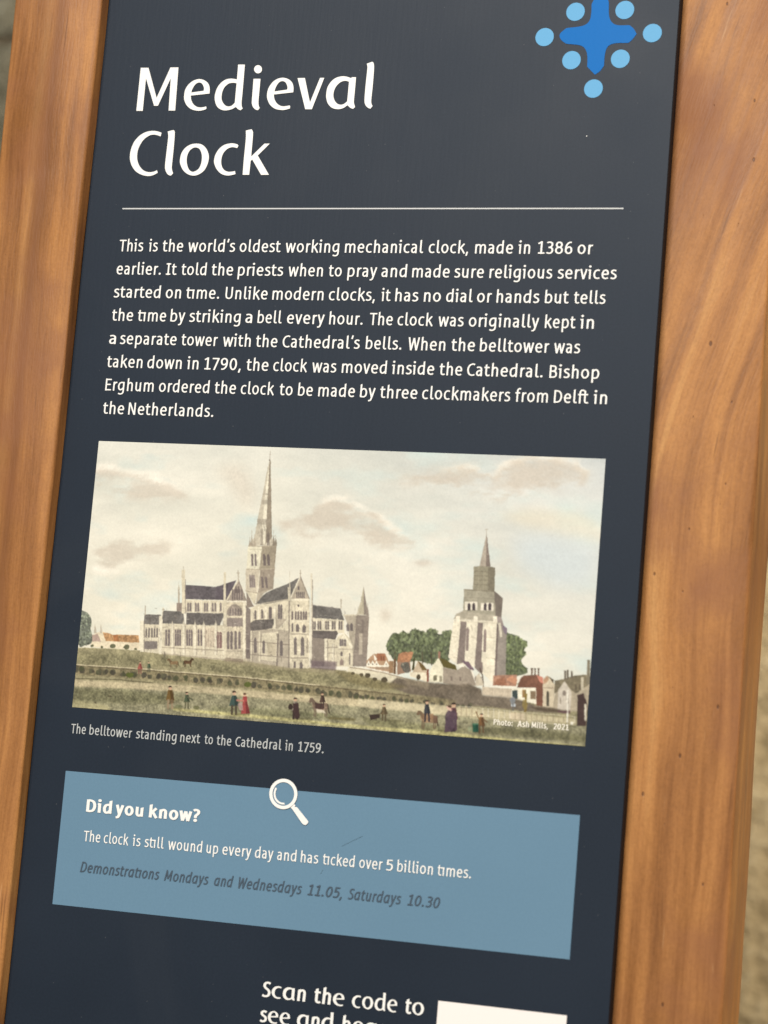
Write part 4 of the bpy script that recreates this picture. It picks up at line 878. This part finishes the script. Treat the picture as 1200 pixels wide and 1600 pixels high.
# hedge of clipped shrubs along the path
def hy(x): return np.interp(x, [110, 220, 380, 500, 640, 712], [1038, 1047, 1060, 1073, 1088, 1096])
fill('I', [(110,1037),(220,1045),(380,1058),(500,1071),(640,1086),(712,1094),(712,1106),(640,1098),(500,1088),(380,1075),(220,1061),(110,1053)], (126,114,88), .75, 1, .5)
stroke('I', [(113,1038),(220,1045),(380,1058),(500,1071)], 1.6, (206,192,160), .85); stroke('I', [(113,1039.6),(220,1046.6),(380,1059.6),(500,1072.6),(640,1087)], .9, (78,64,50), .9)
x = 118
while x < 735:
    y = hy(min(x, 712)) + 8 + random.uniform(-1.2, 1.2); r = random.uniform(3.2, 5.2) * (1 if x < 560 else .8)
    for _ in range(4): dab('I', x + random.uniform(-2, 2), y + random.uniform(-2, 2), r * .8, r * .9, random.choice(((84,78,66), (74,68,58), (96,92,72), (82,82,60))), .8)
    stroke('I', [(x - r, y + r + .5), (x + r, y + r + 1)], 1.1, (150,136,106), .5)
    x += random.choice((8.5, 9.5, 11, 13, 16))
for x in (203, 387): dab('I', x, hy(x) + 9, 6, 4.5, (92,96,52))
stroke('I', [(118,1060),(180,1062),(240,1067)], 1.3, (88,80,62), .8)
# pale fence at the right
fill('I', [(560,1092),(700,1103),(800,1113),(900,1124),(900,1133),(790,1126),(700,1118),(560,1104)], (198,184,152), .85, 1, .2)
fill('F', [(480,915),(600,922),(600,985),(480,975)], (206,186,160), .6, 1)
for x in np.linspace(20, 990, 24): stroke('F', [(x, 858 + x * .09), (x, 935 + x * .07)], 4, (140,120,100) if int(x) % 3 else (226,216,196), .8)
stroke('F', [(0,858),(500,906),(1000,950)], 3, (222,210,186), .8); stroke('F', [(0,938),(500,972),(1000,1006)], 4, (128,118,90), .8); stroke('F', [(935,740),(932,1000)], 8, (222,214,198)); dab('F', 970, 1000, 14, 12, (226,218,200))
stroke('F', [(612,770),(604,915)], 16, (128,108,60)); dab('F', 600, 850, 22, 40, (136,118,72), .8); rect('F', 494, 850, 528, 870, (186,188,190)); dab('F', 506, 825, 22, 30, (128,128,128)); stroke('F', [(508,850),(508,905)], 10, (96,96,96), .8)
# --- the little people and animals
def man(k, x, y0, y1, coat, legs=(58,50,46), w=.36, face=(196,160,132), hat=(60,48,42)):
    h = y1 - y0; dab(k, x, y0 + h * .10, h * .075, h * .085, face); fill(k, [(x - h * .1, y0 + h * .07), (x + h * .1, y0 + h * .07), (x + h * .05, y0), (x - h * .05, y0)], hat)
    fill(k, [(x - h * .09, y0 + h * .18), (x + h * .09, y0 + h * .18), (x + h * w * .5, y0 + h * .62), (x - h * w * .5, y0 + h * .62)], coat); fill(k, [(x - h * .02, y0 + h * .2), (x + h * .09, y0 + h * .2), (x + h * w * .5, y0 + h * .6), (x + h * .03, y0 + h * .6)], [q * .72 for q in coat], .8)
    for d in (-.08, .07): stroke(k, [(x + d * h, y0 + h * .58), (x + d * h * 1.2, y1)], h * .09, legs, .95)
def woman(k, x, y0, y1, dress, top, face=(200,162,136)):
    h = y1 - y0; dab(k, x, y0 + h * .10, h * .075, h * .09, face); dab(k, x, y0 + h * .06, h * .08, h * .06, (88,66,52))
    fill(k, [(x - h * .08, y0 + h * .18), (x + h * .1, y0 + h * .18), (x + h * .11, y0 + h * .45), (x - h * .1, y0 + h * .45)], top); fill(k, [(x - h * .09, y0 + h * .42), (x + h * .1, y0 + h * .42), (x + h * .24, y0 + h * .97), (x - h * .2, y1)], dress)
    fill(k, [(x + h * .02, y0 + h * .42), (x + h * .1, y0 + h * .42), (x + h * .24, y0 + h * .97), (x + h * .06, y1)], [q * .7 for q in dress], .8)
def horse(k, x0, x1, y0, y1, colr, rider=None, f=1):
    w, h = x1 - x0, y1 - y0; X = lambda t_: x0 + w * (t_ if f > 0 else 1 - t_)
    fill(k, [(X(.18), y0 + h * .35), (X(.5), y0 + h * .40), (X(.85), y0 + h * .36), (X(.93), y0 + h * .5), (X(.86), y0 + h * .68), (X(.5), y0 + h * .70), (X(.28), y0 + h * .66)], colr, 1, 0, .4, True)
    fill(k, [(X(.30), y0 + h * .62), (X(.16), y0 + h * .30), (X(.08), y0 + h * .36), (X(0), y0 + h * .30), (X(.08), y0 + h * .12), (X(.2), y0 + h * .12), (X(.42), y0 + h * .40)], [q * .8 for q in colr])
    for t_ in (.28, .36, .80, .88): stroke(k, [(X(t_), y0 + h * .6), (X(t_ - .02), y1)], w * .05, [q * .78 for q in colr])
    stroke(k, [(X(.92), y0 + h * .42), (X(.98), y0 + h * .85)], w * .06, [q * .55 for q in colr])
def shadow(k, x, y, w): fill(k, [(x, y), (x + w, y + 4), (x + w, y + 14), (x, y + 10)], (84,78,52), .6, 1)
shadow('C', 700, 880, 90); man('C', 712, 735, 892, (118,92,54), (150,130,104)); fill('C', [(735,770),(738,850),(700,860)], (88,66,44), .5)
man('C', 824, 775, 888, (78,86,66), (96,92,70)); stroke('C', [(826,808),(868,832)], 10, (92,90,72)); dab('C', 888, 880, 22, 14, (98,96,64), .7); dab('C', 768, 872, 24, 14, (108,110,78), .6)
shadow('D', 20, 1005, 110); man('D', 26, 856, 1018, (70,86,80), (80,70,58), .42); woman('D', 98, 866, 1010, (150,74,70), (146,68,66)); stroke('D', [(40,918),(92,922)], 11, (176,120,104)); fill('D', [(48,940),(78,930),(86,985),(60,985)], (168,140,132), .8)
shadow('D', 450, 1036, 100); man('D', 436, 900, 1046, (150,138,122), (60,46,44), .32); fill('D', [(418,940),(456,936),(466,1036),(432,1042)], (72,54,52)); dab('D', 404, 962, 16, 22, (62,50,44))
fill('D', [(650,1028),(840,1040),(830,1056),(660,1046)], (98,88,58), .75, 1); horse('D', 524, 664, 884, 1028, (140,118,100)); fill('D', [(566,935),(630,940),(626,980),(572,976)], (82,62,56)); man('D', 616, 866, 972, (84,66,58), (70,56,52), .42); fill('D', [(574,975),(625,985),(640,1005),(580,1000)], (206,192,170), .8)
shadow('D', 1050, 1048, 110); man('D', 1030, 942, 1056, (112,96,72), (92,78,58), .4); fill('D', [(930,1015),(1000,1010),(1000,1036),(940,1052)], (64,52,46)); stroke('D', [(990,1016),(1024,990)], 7, (90,76,58))
horse('E', 494, 682, 962, 1140, (146,120,94)); fill('E', [(550,1010),(640,1010),(640,1060),(560,1060)], (150,116,88), .8); fill('E', [(636,1020),(676,1030),(676,1090),(640,1090)], (104,80,66), .8); man('E', 586, 896, 1080, (66,66,70), (56,50,54), .32)
shadow('E', 700, 1150, 90); woman('E', 776, 934, 1168, (88,70,78), (156,132,124)); man('E', 812, 916, 1150, (112,74,78), (80,60,70), .3); fill('E', [(750,1000),(826,985),(836,1090),(790,1150),(744,1090)], (86,70,78), .85, 0, .3, True); stroke('E', [(752,950),(792,985)], 14, (206,170,152))
man('E', 1050, 1006, 1178, (122,90,60), (96,74,54), .36); stroke('E', [(1002,990),(1030,1060)], 9, (128,100,70)); stroke('E', [(1064,1050),(1098,1085)], 9, (110,84,60)); rect('E', 972, 1096, 1024, 1166, (44,84,66)); rect('E', 1002, 1100, 1024, 1166, (34,66,54), .8); dab('E', 998, 1098, 26, 8, (90,120,96)); dab('E', 950, 1140, 18, 24, (140,150,120), .5)
horse('C', 690, 770, 545, 612, (132,108,80)); horse('C', 798, 872, 540, 610, (98,74,54), None, -1); man('C', 510, 572, 655, (160,92,82), (124,84,74), .42); man('C', 570, 574, 642, (86,96,76), (80,80,66), .4)
dab('C', 310, 806, 12, 6, (84,74,58), .7); dab('C', 210, 848, 8, 5, (80,70,56), .7); dab('C', 992, 845, 5, 4, (70,62,50), .7)

# paper grain, slight unevenness of the hand colouring, wobble of the lines
wy = (fbm(7, 7, 300, 2) - .5) * 2.2; wx = (fbm(7, 7, 310, 2) - .5) * 2.2
jy, jx = np.mgrid[0:PH, 0:PW]; jy = np.clip(np.rint(jy + wy), 0, PH - 1).astype(int); jx = np.clip(np.rint(jx + wx), 0, PW - 1).astype(int)
img = .6 * img[jy, jx] + .4 * img
bl = np.stack([blur(img[..., i], 1) for i in range(3)], -1); img = 1.12 * img - .12 * bl
img = 128 + (img - 128) * 1.07
img *= 1 + (fbm(2, 2, 77, 2)[..., None] - .5) * .06
lum = np.clip(img, 0, 255)
ALB = lin(lum) * PRINT_GAIN
ALB = np.clip(ALB, 0.004, .86)
gx, gy = np.meshgrid(np.arange(PW + 1) / PW, np.arange(PH + 1) / PH)
me = bpy.data.meshes.new('picture'); nv = (PW + 1) * (PH + 1); nf = PW * PH
co = np.empty((nv, 3)); co[:, 0] = S * (gx.ravel() - .5); co[:, 1] = S * INK1; co[:, 2] = ZT - S * (PT + (PB - PT) * gy.ravel())
me.vertices.add(nv); me.vertices.foreach_set('co', co.ravel())
ii = (np.arange(PH)[:, None] * (PW + 1) + np.arange(PW)[None]).ravel()
loops = np.stack([ii, ii + PW + 1, ii + PW + 2, ii + 1], 1).ravel()
me.loops.add(nf * 4); me.loops.foreach_set('vertex_index', loops.astype(np.int32))
me.polygons.add(nf); me.polygons.foreach_set('loop_start', np.arange(0, nf * 4, 4, dtype=np.int32))
me.update(calc_edges=True); me.validate()
at = me.color_attributes.new('ink', 'FLOAT_COLOR', 'POINT')
pad = np.pad(ALB, ((0, 1), (0, 1), (0, 0)), mode='edge'); pad[1:-1, 1:-1] = (ALB[:-1, :-1] + ALB[1:, :-1] + ALB[:-1, 1:] + ALB[1:, 1:])[:pad.shape[0] - 2, :pad.shape[1] - 2] / 4
at.data.foreach_set('color', np.concatenate([pad, np.ones(pad.shape[:2] + (1,))], -1).astype(np.float32).ravel())
mt, nt, b = material('printed picture inks', (.5, .5, .5), ROUGH, SPEC)
an = N(nt, 'ShaderNodeAttribute', attribute_name='ink'); nt.links.new(an.outputs['Color'], b.inputs['Base Color'])
picture = link('picture', me, mt, panel); picture['label'] = 'printed hand-tinted view of a spired cathedral and a separate bell tower'
pieces = line([("Photo:",771.6,802),("Ash",809,827.6),("Mills,",831,857),("2021",865,889.6)], 'tiny', (771,1132,889,1141.6), .0078, .9519)
flat('credit_lettering', pieces, print_mat('cream print', (.78, .74, .64), ROUGH, SPEC, .01), picture, INK2)

# ---- small marks on the laminate
pcs = [([uv(x, y) for x, y in q], [(0, 1, 2, 3)]) for q in ([(534, 1322), (552, 1313), (552, 1313.5), (534, 1322.5)], [(552, 1313), (567, 1306), (567, 1306.6), (552, 1313.8)], [(501, 1365), (504, 1359), (504.8, 1359.3), (501.8, 1365.3)])]
flat('scratch', pcs, print_mat('scuffed blue print', (.104, .190, .258), .5, .2), box, INK2)
o = flat('speck', [([(cu + .0011 * math.cos(t), cv + .0011 * math.sin(t)) for t in (0, 1.2, 2.4, 3.9, 5)], [(0, 1, 2, 3, 4)]) for cu, cv in [uv(917, 213)]], M_white, board, INK2)
